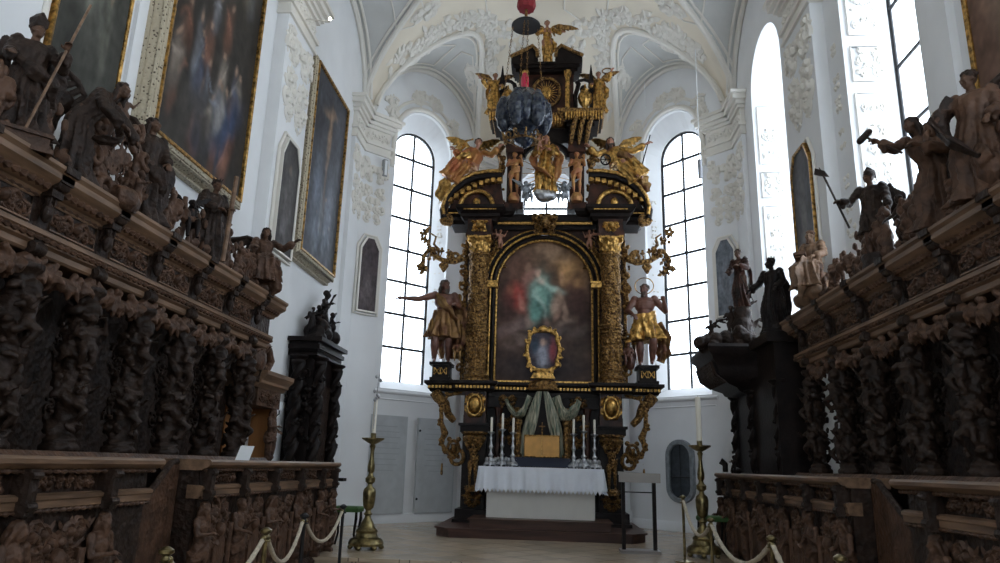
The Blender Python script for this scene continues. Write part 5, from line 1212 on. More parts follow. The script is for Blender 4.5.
# -- upper storey with open middle
for s in (-1, 1):
    m = M(); sxbox(m, s, .62, 1.0, 17.2, 17.75, 8.0, 9.85); sxbox(m, s, .56, 1.06, 17.12, 17.8, 7.96, 8.15); sxbox(m, s, .58, 1.04, 17.14, 17.8, 9.55, 9.85); ao('pier', m, 'marble', smooth=False)
    m = M(); P = pose(ST, haR=(.16,-.12,.80), elR=(.18,-.02,.66), haL=(-.04,-.15,.66), elL=(-.17,-.06,.64), knL=(-.08,-.08,.28)); m.merge(bodymesh(P)).merge(hairm(P,'short')).merge(sash(P)); m.lathe([(.12,-.2),(.14,-.1),(.1,0)], n=12); m.tf(xf((s*.80,17.05,8.35), 0, 1.15)); obj('herm_angel', carve(m.tf(Matrix.Translation(-Vector(A0))), .013, .003), K['pink'], AL)
    m = M()
    for i, (z, e) in enumerate(((9.85,.0),(9.98,.05),(10.08,.10),(10.18,.2),(10.28,.32),(10.38,.42))): sxbox(m, s, .62-e*.4, 1.05+e, 17.1-e*.7, 17.8, z, z+.11)
    ao('corbel', m, 'ebony', smooth=False)
    for k, x in enumerate((.65,.85,1.05)):
        m = M().tube([(s*x,17.12,9.75),(s*(x+.02),17.0,9.9),(s*(x+.06),16.9,10.15),(s*(x+.14),16.78,10.38)], [.04,.06,.07,.05], 7); ao('gilt_corbel_scroll', m, 'golddark')
    m = M(); m.tube([(s*(1.15+.0),17.3,8.2),(s*1.35,17.3,8.5),(s*1.22,17.3,8.9),(s*1.15,17.3,9.3),(s*1.25,17.3,9.6),(s*1.1,17.3,9.8)], [.10,.07,.06,.08,.07,.05], 8)
    for i in range(26): m.ell((s*(1.2+random.uniform(-.12,.16)), 17.25+random.uniform(-.06,.06), random.uniform(8.1,9.8)), random.uniform(.04,.08), 7, 5)
    obj('flank_scroll', carve(m.tf(Matrix.Translation(-Vector(A0))), .018, .006, 12), K['golddark'], AL)
m = M(); prof = [(-.2,10.30),(.0,10.30),(.04,10.36),(.05,10.42),(.13,10.50),(.16,10.52),(.16,10.62),(-.2,10.64)]
path = [(-1.36,17.8),(-1.36,16.95),(-.45,16.95),(-.45,17.2),(.45,17.2),(.45,16.95),(1.36,16.95),(1.36,17.8)]
m.strip(prof, path); m.prism(path, 10.32, 10.62); ao('upper_cornice', m, 'golddark', smooth=False)
for xa, xb in ((-1.45,-.52),(-.46,.47),(.52,1.46)):
    m = M()
    for x in np.arange(xa, xb, .07):
        yy = 16.83 if abs(x) > .5 else 17.08; m.cap((x,yy,10.33),(x,yy-.06,10.50),.028,.032,7)
    ao('gadrooned_fringe', m, 'gold')
m = M(); m.tube([(.60*cos(t), 17.35, 9.45+.42*sin(t)) for t in np.linspace(0,pi,16)], .09, 8, up=(0,1,0)); m.box(-.62,.62,17.3,17.7,9.86,10.3); ao('upper_arch', m, 'ebony')
m = M()
for i in range(34):
    a = i*2*pi/34; r1 = .66 if i % 2 else .52; m.cap((.30*cos(a), 17.32, 9.02+.55*sin(a)), (r1*cos(a), 17.32, 9.02+.95*r1/.6*sin(a)), .013, .005, 6)
ao('sun_rays', m, 'gold')
# -- attic
m = M().box(-.72,.72,17.15,17.5,10.64,11.85); ao('attic_wall', m, 'marble', smooth=False)
m = M().box(-.82,.82,17.0,17.55,11.80,11.88).box(-.88,.88,16.92,17.6,11.88,11.97).box(-.92,.92,16.88,17.6,11.97,12.03); ao('attic_cornice', m, 'ebony', smooth=False)
m = M()
m.tube([(.36*cos(t)-.0, 17.1, 11.25+.42*sin(t)) for t in np.linspace(0,6.28,25)[:-1]], .045, 8, loop=True, up=(0,1,0)); ao('oval_frame', m, 'golddark')
m = M()
for i in range(24): a = i*2*pi/24; r1 = .34 if i % 2 else .28; m.cap((.13*cos(a),17.12,11.25+.15*sin(a)),(r1*cos(a),17.12,11.25+r1*1.15*sin(a)),.015,.006,6)
m.ell((0,17.1,11.25),(.14,.04,.16),14,8); ao('sunburst', m, 'gold')
for s in (-1, 1):
    m = M().lathe([(.09,0),(.09,.06),(.06,.09),(.065,.5),(.055,.95),(.09,1.05),(.10,1.16)], (s*.56,17.0,10.64), 14, flute=.08, fn=7); ao('attic_column', m, 'gold')
    m = M().slab([(s*.95,12.03),(s*.30,12.03),(s*.22,12.12),(s*.30,12.42),(s*.40,12.52),(s*.95,12.22)], 16.95, 17.5); ao('split_pediment', m, 'ebony', smooth=False)
    m = M().tube([(s*.97,16.92,12.22),(s*.62,16.92,12.40),(s*.38,16.92,12.54),(s*.26,16.92,12.40),(s*.24,16.92,12.2)], .05, 7); ao('pediment_gilding', m, 'golddark')
    m = M()
    for i in range(7): a = i*2*pi/7; m.cap((s*.60+.06*cos(a),17.1,12.42),(s*.60+.11*cos(a),17.1,12.60),.018,.01,6)
    m.tube([(s*.60+.08*cos(t),17.1+.08*sin(t),12.42) for t in np.linspace(0,6.28,11)[:-1]], .025,6,loop=True); m.ell((s*.60,17.1,12.52),.05,8,6); ao('crown_finial', m, 'golddark')
    m = M().lathe([(.11,0),(.11,.04),(.04,.08),(.06,.12),(.16,.26),(.19,.40),(.16,.52),(.08,.58),(.11,.62),(.04,.68),(.015,.80)], (s*1.02,17.05,10.64), 16, flute=.06, fn=8); ao('gilt_urn', m, 'gold')
    m = M(); m.tube([(s*(1.02+p[0]), 17.1, 11.35+p[2]) for p in spiral((0,0), .28, 1.1, 2.6 if s > 0 else .5, -s)], .045, 7); m.tube([(s*(.78),17.1,10.7),(s*.76,17.1,11.1),(s*.86,17.1,11.5)], .06, 7); ao('attic_scroll', m, 'ebony')
    m = M(); m.rings([[(s*1.18+a*w_, 17.1+b*w_, z) for a, b in ((-1,-1),(1,-1),(1,1),(-1,1))] for z, w_ in ((11.2,.07),(11.28,.07),(11.32,.04),(11.5,.07),(12.05,.008))]); m.box(s*1.18-.05,s*1.18+.05,17.05,17.15,10.64,11.2); ao('obelisk', m, 'ebony', smooth=False)
# -- framed portrait with the draped canopy and tabernacle
# ------------------------------------------------------------------ portrait, canopy, tabernacle: things standing on the altar
PF = thing('portrait_frame', 'small portrait of a figure in white in scrolled gold frame before the arched painting', 'framed portrait', aw(0,16.95,3.62), sc=AS)
Wp = lambda t, z, off=0: (t, 0, z)
cvp = canvas('portrait', Wp, -.34, .34, .20, 1.16, (.05,.04,.05), [(.48,.35,.22,.3,0,(.26,.27,.32),.9),(.5,.70,.11,.09,0,(.40,.26,.2),.9),(.85,.5,.14,.3,0,(.28,.05,.06),.7),(.2,.6,.15,.2,0,(.04,.07,.10),.8)], None, cut=.20, nx=30, nz=40, seed=9); cvp.parent = PF
sgp = lambda v_, e_: (abs(v_)**e_)*(1 if v_ > 0 else -1)
m = M(); P = [(.37*sgp(cos(t),.62)*(1+.06*cos(8*t)), -.02, .68+.48*sgp(sin(t),.7)) for t in np.linspace(0,6.28,41)[:-1]]
m.tube(P, .05, 8, loop=True)
for i in range(0, 40, 3):
    x, y, z = P[i]; a = atan2(z-.66, x); m.tube([(x+p[0], -.05, z+p[2]) for p in spiral((.02*cos(a), .02*sin(a)), .08, 1.1, a, (-1)**i, 10)], .026, 6)
m.ell((0,-.05,1.20), (.12,.05,.08), 10, 6); m.ell((0,-.05,.12), (.16,.06,.09), 10, 6); m.slab([(-.30,.0),(.30,.0),(.22,.14),(-.22,.14)], -.1, .05)
obj('scrolled_frame', carve(m, .011, .003, 20), K['gold'], PF)
CN = thing('tabernacle_canopy', 'crowned canopy with striped curtains parting over the golden tabernacle', 'canopy', aw(0,17.0,1.70), sc=AS)
m = M(); m.lathe([(.42,1.62),(.44,1.66),(.38,1.70),(.40,1.76),(.30,1.86),(.12,1.93),(0,1.94)], n=24, sy=.6, flute=.05, fn=12); m.tf(xf((0,0,.28), 0, (.85,.85,.85))); obj('crown', m, K['golddark'], CN)
def curtain(s, seed):
    m = M(); R = []; n = 26
    for k in range(26):
        t = k/25; cx = s*(.07+.38*t**.9); w = .055+.085*sin(min(t,.95)*2.9); z = 1.62-1.50*t; cy = -.12+.06*t
        
        R.append([(cx+w*cos(a)*(1+.12*sin(7*a+seed+t*2)), cy+.55*w*sin(a)*(1+.2*sin(9*a+seed)), z) for a in np.arange(n)*2*pi/n])
    m.rings(R); return m
stripe = mat('striped_curtain', (.42,.38,.28), .6, col2=(.06,.10,.07), vscale=9, stretch=(3,3,.3))
K['stripe'] = stripe
for s in (-1, 1):
    obj('curtain', curtain(s, s), K['stripe'], CN)
    m = drape([(s*.30,-.1,1.5),(s*.45,-.12,1.15),(s*.60,-.1,1.05),(s*.78,-.06,1.25),(s*.86,-.04,1.42)], .14, 6, 3); obj('side_swag', m, K['stripe'], CN)
obj('canopy_back', M().slab([(-.46,.25),(.46,.25),(.30,1.3),(0,1.62),(-.30,1.3)], .02, .08), K['ebony'], CN, smooth=False)
m = M(); 
for s in (-1, 1): m.lathe([(.09,.1),(.09,.16),(.05,.2),(.07,.5),(.05,.8),(.08,.86),(.09,.95)], (s*.56,-.12,0), 12, flute=.1, fn=6)
obj('canopy_post', m, K['golddark'], CN)
TB = thing('tabernacle', 'golden orange tabernacle door standing on a dark blue base between the candlesticks', 'tabernacle', aw(0,16.75,1.72), sc=AS)
obj('base', M().box(-.70,.70,-.15,.25,-.12,.02).box(-.66,.66,-.12,.25,.02,.08), mat('navy_cloth', (.012,.016,.035), .7), TB, smooth=False)
obj('door', M().box(-.40,.40,-.08,.02,.10,.57), mat('gilded_door', (.40,.20,.045), .4, metal=.4, var=.2, vscale=6), TB, smooth=False)
m = M().tube([(-.40,-.09,.1),(.40,-.09,.1),(.40,-.09,.57),(-.40,-.09,.57)], .018, 6, loop=True); m.tube([(0,-.1,.12),(0,-.1,.6)], .008, 5); obj('door_edge', m, K['gold'], TB)
m = M(); m.cap((0,-.05,.62),(0,-.05,.86),.02,.015); m.cap((-.06,-.05,.78),(.06,-.05,.78),.015,.015); obj('crucifix', m, K['golddark'], TB)

# ------------------------------------------------------------------ statues of the altarpiece
GD = {'body':'flesh','robe':'gold','cape':'robe_dark','hair':'hair','wing':'gold'}
def afig(name, label, P, H, p, rz=0, **k):
    return figure(name, label, 'statue', P, H*AS, aw(*p), rz, **k)
f = afig('baptist_statue', 'brown-skinned draped saint with one arm stretched out before the window', pose(ST, haL=(-.48,-.12,.72), elL=(-.30,-.06,.73), haR=(.13,-.16,.66), elR=(.17,-.05,.66), look=(.5,-1,-.1), knL=(-.09,-.05,.28), anL=(-.09,-.02,.04)), 2.12, (-2.48,17.2,3.99), radians(10), mats={'body':'fleshdark','robe':'robe_dark','cape':'robe_dark','hair':'hair'}, garment=True, fat=1.22,
    rkw=dict(long=False, top=False, wide=1.15, amp=.34, sleeves=False), hair='bearded', capes=[([(.10,.06,.82),(.15,.07,.6),(.17,.06,.35),(.14,.03,.06)], .12), ([(-.04,.10,.8),(-.03,.10,.4),(.0,.08,.06)], .09), ([(-.10,-.04,.80),(.0,-.10,.66),(.14,-.06,.5)], .05), ([(-.12,0,.5),(-.16,-.05,.4),(-.15,-.04,.28)], .05)])
m = M().merge(putto_shape(pose(SIT), .34, (.17,-.08,.0), 0)); obj('lamb', carve(m, .01), K['robe_dark'], f)
f = afig('saint_statue', 'bare-chested gilt-skirted saint with thin halo ring beside the ornate column', pose(ST, haR=(.22,-.16,.74), elR=(.24,-.03,.64), haL=(-.13,-.16,.58), elL=(-.20,-.03,.66), look=(-.4,-1,.1), knR=(.09,-.09,.29), anR=(.07,.0,.06)), 2.06, (2.46,17.2,3.99), radians(-8), mats={'body':'fleshdark','robe':'gold','cape':'robe_dark','hair':'hair'},
    garment=True, fat=1.22, rkw=dict(long=False, top=False, wide=1.18, amp=.36, sleeves=False), hair='beard', sash_=True, capes=[([(.14,-.0,.5),(.2,-.02,.35),(.2,0,.18),(.16,.02,.05)], .085), ([(-.1,.05,.45),(-.13,.08,.25),(-.12,.08,.05)], .06)])
obj('halo', M().tube([(-.0+.11*cos(t), -.02, .96+.10*sin(t)) for t in np.linspace(0,6.28,25)[:-1]], .006, 6, loop=True), K['gold'], f)
m = M().merge(putto_shape(pose(SIT), .34, (-.2,-.02,.0), 0)).ell((-.18,.05,.1),(.07,.07,.14)); obj('attribute', carve(m, .01), K['fleshdark'], f)
f = afig('madonna_statue', 'gilded rose-robed madonna with child in a ring of rays above the arch', pose(ST, haL=(-.06,-.16,.68), haR=(.08,-.17,.66), elL=(-.19,-.04,.64), elR=(.19,-.04,.64)), 1.60, (0,17.1,8.40), 0, mats={'body':'flesh','robe':'gold','cape':'pink','hair':'pink'}, hair='long', rkw=dict(wide=.98, spread=.0, amp=.34),
    capes=[([(-.10,.04,.82),(-.19,.04,.62),(-.16,-.04,.42),(-.02,-.13,.32),(.10,-.1,.2)], .085), ([(.10,.04,.82),(.20,.04,.64),(.19,-.02,.4),(.14,-.02,.15)], .08)])
obj('child', carve(M().merge(putto_shape(PUTTO, .34, (-.10,-.17,.62), .3)), .009), K['flesh'], f)
m = M(); m.ell((0,0,-.05),(.16,.12,.12)).ell((-.10,-.03,-.02),(.09,.08,.07)).ell((.1,-.02,-.06),(.1,.08,.09)); obj('cloud', carve(m, .012, .01, 9), K['silver'], f)
for s, lb in ((-1, 'grey winged cherub kneeling at the madonna feet under the hanging lamp'), (1, 'grey winged cherub kneeling at the madonna feet away from the hanging lamp')):
    f = afig('cherub_statue', lb, pose(SIT, haL=(-.14,-.2,.62), haR=(.14,-.2,.62)), .78, (s*.50,16.98,8.02), s*-.6, mats={'body':'stone','hair':'hair','wing':'stone'}, child=True, garment=False, hair='short', vox=.011, wings=[((-.04,.04,.6),(-.26,.14,.82),(-.1,.1,-.4)),((.04,.04,.6),(.26,.14,.82),(.1,.1,-.4))])
REC = pose(SIT, pel=(0,.02,.26), chest=(.06,.0,.46), neck=(.09,-.01,.59), head=(.10,-.03,.67), shL=(-.05,0,.55), shR=(.19,0,.53), elL=(-.18,-.04,.44), haL=(-.25,-.12,.50), elR=(.30,-.06,.46), haR=(.40,-.12,.56), knL=(-.18,-.2,.22), knR=(-.08,-.24,.26), anL=(-.34,-.16,.05), anR=(-.28,-.22,.04))
f = afig('angel_statue', 'red and gold angel reclining on the curved pediment with swirling mantle, arm bent', REC, 1.75, (-1.95,17.2,8.65), radians(5), mats={'body':'flesh','robe':'robe_red','cape':'gold','hair':'hair','wing':'gold'}, hair='short', rkw=dict(amp=.28), wings=[((.06,.05,.52),(.26,.16,.80),(.1,.2,-.5)),((-.0,.05,.52),(-.22,.16,.82),(-.2,.2,-.5))],
    capes=[([(-.30,-.1,.12),(-.36,-.05,.0),(-.42,0,-.14),(-.40,.0,-.26)], .085), ([(.0,-.1,.45),(-.12,-.14,.38),(-.26,-.1,.3)], .06), ([(-.05,.06,.5),(-.2,.1,.62),(-.12,.1,.74),(.02,.08,.78)], .035)])
REC2 = {k: v*V((-1,1,1)) for k, v in REC.items()}
REC2 = {**REC2, **{a+'L': REC2[a+'R'] for a in ('sh','el','ha','kn','an','hip')}, **{a+'R': REC2[a+'L'] for a in ('sh','el','ha','kn','an','hip')}}
REC2['haR'] = V((.42,-.1,.58)); REC2['elR'] = V((.24,-.05,.50))
f = afig('angel_statue', 'gold and brown angel with long slanting staff leaning on the curved pediment', REC2, 1.75, (1.85,17.2,8.65), radians(-5), mats={'body':'flesh','robe':'gold','cape':'robe_dark','hair':'hair','wing':'gold'}, hair='bearded', rkw=dict(amp=.28), wings=[((-.06,.05,.52),(-.24,.16,.80),(-.1,.2,-.5)),((.0,.05,.52),(.2,.16,.80),(.2,.2,-.5))],
    capes=[([(.30,-.1,.12),(.36,-.05,.0),(.42,0,-.14)], .085), ([(.0,-.1,.45),(.12,-.14,.38),(.26,-.1,.3)], .06)])
rod(f, (.30,-.12,.05), (.48,-.10,.72), .009, 'ebony'); m = M().tube([(-.17+.07*cos(t), -.1, .36+.08*sin(t)) for t in np.linspace(0,6.28,19)[:-1]], .012, 6, loop=True)
for i in range(6): m.cap((-.17,-.1,.36),(-.17+.07*cos(i),-.1,.36+.08*sin(i)),.006,.006,5)
obj('wheel', m, K['ebony'], f)
for s, lb in ((-1, 'small gilt angel standing on the upper cornice behind the hanging lamp'), (1, 'small gilt angel holding up a ring on the upper cornice')):
    f = afig('angel_statue', lb, pose(ST, haR=(.30,-.12,.90) if s > 0 else (.12,-.16,.62), elR=(.22,-.03,.76) if s > 0 else (.17,-.05,.65), haL=(-.12,-.16,.62) if s > 0 else (-.32,-.1,.78), elL=(-.18,-.03,.64)), 1.22, (s*1.38,17.15,10.64), s*-.2, mats={'body':'flesh','robe':'gold','cape':'gold','hair':'golddark','wing':'golddark'}, hair='short', vox=.009, rkw=dict(spread=.02, amp=.28),
        wings=[((s*-.04,.05,.78),(s*-.28,.12,1.05),(s*-.1,.2,-.5)),((s*.04,.05,.78),(s*.26,.12,1.02),(s*.1,.2,-.5))], capes=[([(s*.1,.05,.7),(s*.17,.06,.5),(s*.12,.05,.3)], .06)])
    if s > 0: obj('ring', M().tube([(.20+.10*cos(t), -.12, .93+.06*sin(t)) for t in np.linspace(0,6.28,19)[:-1]], .014, 6, loop=True), K['golddark'], f)
f = afig('angel_statue', 'gilt winged angel crowning the very top of the altarpiece', pose(ST, haR=(.30,-.08,.68), elR=(.20,-.02,.72), haL=(-.24,-.12,.72), elL=(-.19,-.02,.68), anL=(.02,.05,.05), anR=(.02,.0,.02), knL=(-.02,-.06,.28), knR=(.04,-.02,.26)), 1.32, (0,17.1,12.10), 0, mats={'body':'flesh','robe':'gold','cape':'gold','hair':'golddark','wing':'golddark'}, hair='short', vox=.009, rkw=dict(wide=.8, spread=-.02, amp=.25),
    wings=[((-.04,.05,.80),(-.30,.10,.94),(-.05,.2,-.5)),((.04,.05,.80),(.42,.10,.94),(.05,.2,-.5))], capes=[([(.08,.04,.6),(.16,.06,.42),(.10,.05,.25)], .05)])
obj('pedestal', M().lathe([(.09,-.06),(.05,-.02),(.08,.0),(.05,.03)], n=12), K['golddark'], f)
# ------------------------------------------------------------------ wall brackets with roses and candle cups
def bracket(s, label):
    r = thing('candle_bracket', label, 'candelabrum', aw(s*2.05,17.1,6.55), sc=AS)
    m = M(); P = [(0,0,.1),(s*.22,-.05,-.02),(s*.5,-.08,.0),(s*.72,-.08,.12),(s*.86,-.08,.32)]
    m.tube(P, [.10,.08,.07,.06,.05], 8); m.tube([(s*(.2+p[0]), -.06, .12+p[2]) for p in spiral((0,0), .16, 1.4, 1, s)], .045, 7)
    m.tube([(s*.86,-.08,.3),(s*.98,-.1,.1),(s*.98,-.1,-.15),(s*.88,-.1,-.3)], [.05,.06,.05,.03], 7)
    m.tube([(s*.6,-.08,.05),(s*.62,-.08,.3),(s*.74,-.08,.42),(s*.70,-.08,.62),(s*.84,-.08,.72)], [.03,.04,.035,.03,.02], 7)
    obj('arm', carve(m, .014, .005, 14), K['golddark'], r)
    rn = random.Random(2); m = M()
    for i in range(46):
        t = rn.random(); c = V(((s*(.86+.16*sin(t*9)), -.1, -.35+t*1.2))); g = M(); leaf(g, (0,0), rn.uniform(0,6.28), .13, .045, .8); g.tf(xf(tuple(c+V((rn.uniform(-.09,.09), rn.uniform(-.06,.06), 0))))); m.merge(g)
        if i % 3 == 0: m.ell(c+V((rn.uniform(-.1,.1),-.06,0)), .05, 8, 5)
    obj('rose_garland', m, K['golddark'], r)
    for x, z in ((.36,.16),(.52,.20)):
        m = M().tube([(s*x,-.08,0),(s*(x+.03),-.12,.10),(s*x,-.12,z)], .018, 6); m.lathe([(.02,0),(.07,.03),(.06,.05),(.03,.06),(.03,.12)], (s*x,-.12,z), 12); obj('candle_cup', m, K['golddark'], r)
    m = M(); m.ell((s*.46,-.1,-.14),(.13,.08,.09)).lathe([(.02,-.32),(.05,-.28),(.08,-.22),(.04,-.16)], (s*.46,-.1,0), 12); obj('pendant', carve(m, .015, .006, 12), K['golddark'], r)
bracket(-1, 'gilt rose-covered curling arm above the saint with outstretched arm')
bracket(1, 'gilt rose-covered curling arm above the haloed saint')
# ------------------------------------------------------------------ steps, altar table
st = thing('altar_step', 'wide dark brown wooden altar platform with slanted corners', 'platform', (0,16.4,.2))
def oct_(x, yf, yb, c): return [(-x,yb),(-x,yf+c*1.3),(-x+c,yf),(x-c,yf),(x,yf+c*1.3),(x,yb)]
m = M(); m.prism(oct_(2.10,14.78,18.0,.30), .2, .345); m.prism(oct_(2.14,14.74,18.0,.30), .345, .38); wobj('lower_step', m, mat('stained_oak_step', (.07,.032,.022), .45, spec=.25, var=.4, vscale=4, stretch=(.3,3,3)), st, False)
st2 = thing('altar_step', 'narrow brown wooden footpace directly under the white altar table', 'platform', (0,15.6,.38))
m = M(); m.prism([(-1.42,16.2),(-1.42,15.08),(1.42,15.08),(1.42,16.2)], .38, .52); m.prism([(-1.46,16.2),(-1.46,15.04),(1.46,15.04),(1.46,16.2)], .52, .555); wobj('board', m, mat('walnut_board', (.085,.042,.028), .45, spec=.25, var=.3, vscale=4, stretch=(.3,3,3)), st2, False)
tb = thing('altar_table', 'plain white block altar table under a white cloth', 'altar', (0,15.8,.555))
m = M().box(-1.13,1.13,15.55,16.18,.555,1.50); wobj('block', m, 'white', tb, False); wobj('table_slab', M().box(-1.30,1.30,15.42,16.22,1.50,1.57), 'white', tb, False)
cl = thing('altar_cloth', 'white lace-edged linen cloth hanging over the altar table', 'cloth', (0,15.8,1.57))
m = M(); NXc = 150; hx = 1.29
def cloth_pt(u, k):
    """u along the hem from the back corner round the front, k down the drop"""
    segs = [(-hx,16.2),(-hx,15.39),(hx,15.39),(hx,16.2)]; L1 = .81; L2 = 2*hx; tot = 2*L1+L2; d = u*tot
    if d < L1: x, y = -hx, 16.2-d; n = (-1,0)
    elif d < L1+L2: x, y = -hx+(d-L1), 15.39; n = (0,-1)
    else: x, y = hx, 15.39+(d-L1-L2); n = (1,0)
    w = k*(.030*sin(d*21)+.022*sin(d*9.3+1)+.012*sin(d*43)); flare = .02+.015*k
    if abs(abs(x)-hx) < .12 and abs(y-15.39) < .12: flare += .02*k
    return x+n[0]*(w+flare), y+n[1]*(w+flare)
R = []
for j in range(10):
    k = j/9; R.append([(*cloth_pt(i/NXc, k), 1.585-.45*k-(0)) for i in range(NXc+1)])
vs = [p for r in R for p in r]; W1 = NXc+1; fs = [(j*W1+i, j*W1+i+1, (j+1)*W1+i+1, (j+1)*W1+i) for j in range(9) for i in range(NXc)]
m.add(vs, fs); b = m.n; top = [(*cloth_pt(i/NXc, 0), 1.587) for i in range(NXc+1)]; m.add(top, [tuple(range(NXc+1))])
wobj('linen', m, 'cloth', cl, True)
m = M()
for i in range(NXc//3):
    u0, u1, u2 = (3*i)/NXc, (3*i+1.5)/NXc, (3*i+3)/NXc; z = 1.142
    a = (*cloth_pt(u0,1), z); b_ = (*cloth_pt(u2,1), z); c_ = (*cloth_pt(u1,1), z-.085); d_ = (*cloth_pt(u0*.6+u1*.4,1), z-.04); e_ = (*cloth_pt(u2*.6+u1*.4,1), z-.04)
    m.add([a, d_, c_, e_, b_], [(0,1,2,3,4)])
wobj('lace_hem', m, 'cloth', cl, False)
# silver altar candlesticks
def cstick():
    r = thing('altar_candlestick', None, 'candlestick')
    m = M(); m.lathe([(.11,.02),(.13,.05),(.10,.09),(.05,.14),(.04,.2),(.06,.24),(.03,.28),(.025,.36),(.05,.42),(.03,.47),(.022,.56),(.035,.62),(.02,.66),(.03,.70),(.075,.73),(.08,.75),(.03,.76)], n=16)
    for i in range(3): a = i*2*pi/3-pi/2; m.tube([(p*cos(a), p*sin(a), z) for p, z in ((.06,.12),(.12,.10),(.15,.04),(.17,.0))], [.02,.025,.03,.02], 7); m.ell((.1*cos(a),.1*sin(a),.14),(.05,.05,.06),8,6)
    obj('stick', m, K['silver'], r); obj('candle', M().lathe([(.026,.74),(.026,1.06),(.020,1.075),(0,1.078)], n=12), K['wax'], r); return r
c0 = cstick(); xs_ = [-1.10,-.86,-.62,.70,.92,1.15]
lbs = ['silver altar candlestick outermost beside the gilt atlas, cloth end nearest the stone slabs', 'silver altar candlestick in the middle of the trio on the epitaph side', 'silver altar candlestick of the epitaph-side trio closest to the tabernacle', 'silver altar candlestick of the wall-niche-side trio closest to the tabernacle', 'silver altar candlestick in the middle of the trio on the wall-niche side', 'silver altar candlestick outermost on the cloth end toward the wall niche']
for i, x in enumerate(xs_):
    c = c0 if i == 0 else dup(c0); c.location = (x, 15.98+(.03 if i in (1,4) else -.04), 1.589); c.scale = (1.0, 1.0, 1.06 if i in (1,4) else .97); c['label'] = lbs[i]; c['group'] = 'silver candlesticks on the altar'
# ------------------------------------------------------------------ tall brass floor candlesticks
def tallstick(loc, label, wax_h, cr=.04, dark=False, sc=1):
    r = thing('floor_candlestick', label, 'candlestick', loc); mt = K['brass']
    m = M(); m.lathe([(.30,.06),(.31,.10),(.28,.16),(.20,.20),(.18,.26),(.20,.30),(.13,.36),(.11,.42),(.06,.50),(.05,.54),(.08,.57),(.05,.60),(.045,.63),(.09,.67),(.11,.80),(.115,.92),(.10,.98),(.05,1.02),(.04,1.06),(.085,1.10),(.09,1.16),(.05,1.20),(.04,1.24),(.06,1.28),(.065,1.36),(.04,1.48),(.032,1.60),(.04,1.66),(.055,1.70),(.03,1.74)], n=28); obj('stem', m, mt, r)
    m = M()
    for i in range(6): a = i*2*pi/6+.3; m.ell((.27*cos(a),.27*sin(a),.035),(.05,.05,.04),10,6)
    obj('foot', m, mt, r)
    obj('drip_pan', M().lathe([(.03,1.73),(.10,1.76),(.20,1.82),(.205,1.84),(.12,1.83),(.05,1.84),(.05,1.92),(.03,1.93)], n=28), mt, r)
    obj('candle', M().lathe([(cr,1.90),(cr,1.92+wax_h),(cr*.8,1.94+wax_h),(0,1.95+wax_h)], n=16), K['wax'], r)
    obj('wick', M().cap((0,0,1.94+wax_h),(0,0,1.97+wax_h),.004,.003,5), K['iron'], r); return r
f1 = tallstick((-2.84,12.38,.2), 'tall brass floor candlestick with thin candle beside the white epitaph slabs', .62, .035)
f1.scale = (.95,.95,.98)
f2 = tallstick((2.82,13.05,.2), 'tall greenish brass floor candlestick with thick candle beside the wall niche', .74, .05); f2.scale = (.95,.95,1.0)
m = M(); rn = random.Random(4)
for i in range(9):
    x = rn.uniform(-.03,.09); z = 2.45+rn.uniform(0,.5); m.ell((x, -.05, z), (.03,.02,.035), 7, 5)
m.tube([(.0,-.05,2.0),(.02,-.06,2.5),(.04,-.05,2.95)], .008, 5); obj('hanging_flowers', m, K['silver'], f1)
# ------------------------------------------------------------------ credence stand
r = thing('credence_stand', 'narrow dark two-legged stand with pale sloping top in front of the altar', 'stand', (1.77,13.3,.2))
obj('top', M().slab([(-.34,1.30),(.34,1.27),(.34,1.33),(-.34,1.36)], -.2, .2).box(-.36,.36,-.22,-.19,1.18,1.34), mat('pale_grey_board', (.33,.31,.29), .5), r, smooth=False)
for x in (-.27, .27): obj('leg', M().box(x-.03,x+.03,-.05,.05,.05,1.30), K['ebony'], r, smooth=False)
obj('base', M().box(-.34,.34,-.2,.2,.0,.05), mat('grey_board', (.22,.20,.19), .4), r, smooth=False); obj('crossbar', M().box(-.27,.27,-.01,.01,1.0,1.02), K['iron'], r, smooth=False)
# ------------------------------------------------------------------ hanging sanctuary lamp
LX, LY = -.38, 13.0
r = thing('sanctuary_lamp', 'ornate hanging sanctuary lamp of dark blue and silver bowls on chains', 'hanging lamp', (LX,LY,7.74))
m = M().lathe([(.17,3.12),(.19,3.20),(.17,3.4),(.20,3.7),(.15,4.0),(.02,4.1)], n=20, flute=.06, fn=10); obj('tassel', m, K['red'], r)
obj('rope', M().tube([(0,0,4.0),(0,0,5.4)], .02, 6), K['red'], r)
obj('canopy', M().lathe([(.0,2.94),(.26,2.78),(.30,2.74),(.30,2.71),(.05,2.75),(0,2.75)], n=30), K['iron'], r)
obj('hook_rod', M().tube([(0,0,2.82),(0,0,3.17)], .03, 8), K['golddark'], r)
ch = [((-.27,.0,2.74),(-.42,-.02,1.05)),((.05,-.2,2.74),(.05,-.30,1.0)),((.24,.1,2.74),(.38,.1,1.0)),((-.02,-.2,2.74),(-.10,-.2,1.2))]
for a, b in ch:
    m = M(); a = V(a); b = V(b); n_ = 26
    for i in range(n_): c = a+(b-a)*i/n_; d = (b-a)/n_; u = V((1,0,0)) if i % 2 else V((0,1,0)); m.tube([c+d*.5+u*.016*cos(t)+d*.62*sin(t) for t in np.linspace(0,6.28,9)[:-1]], .005, 4, loop=True)
    obj('chain', m, K['golddark'], r)
m = M().lathe([(.0,-.05),(.07,.0),(.16,.06),(.22,.14),(.10,.22),(.14,.28),(.34,.42),(.44,.62),(.46,.80),(.40,.98),(.30,1.10),(.22,1.2),(.12,1.25)], n=36, flute=.04, fn=9)
obj('bowl', carve(m, .02, .02, 5), K['blue'], r)
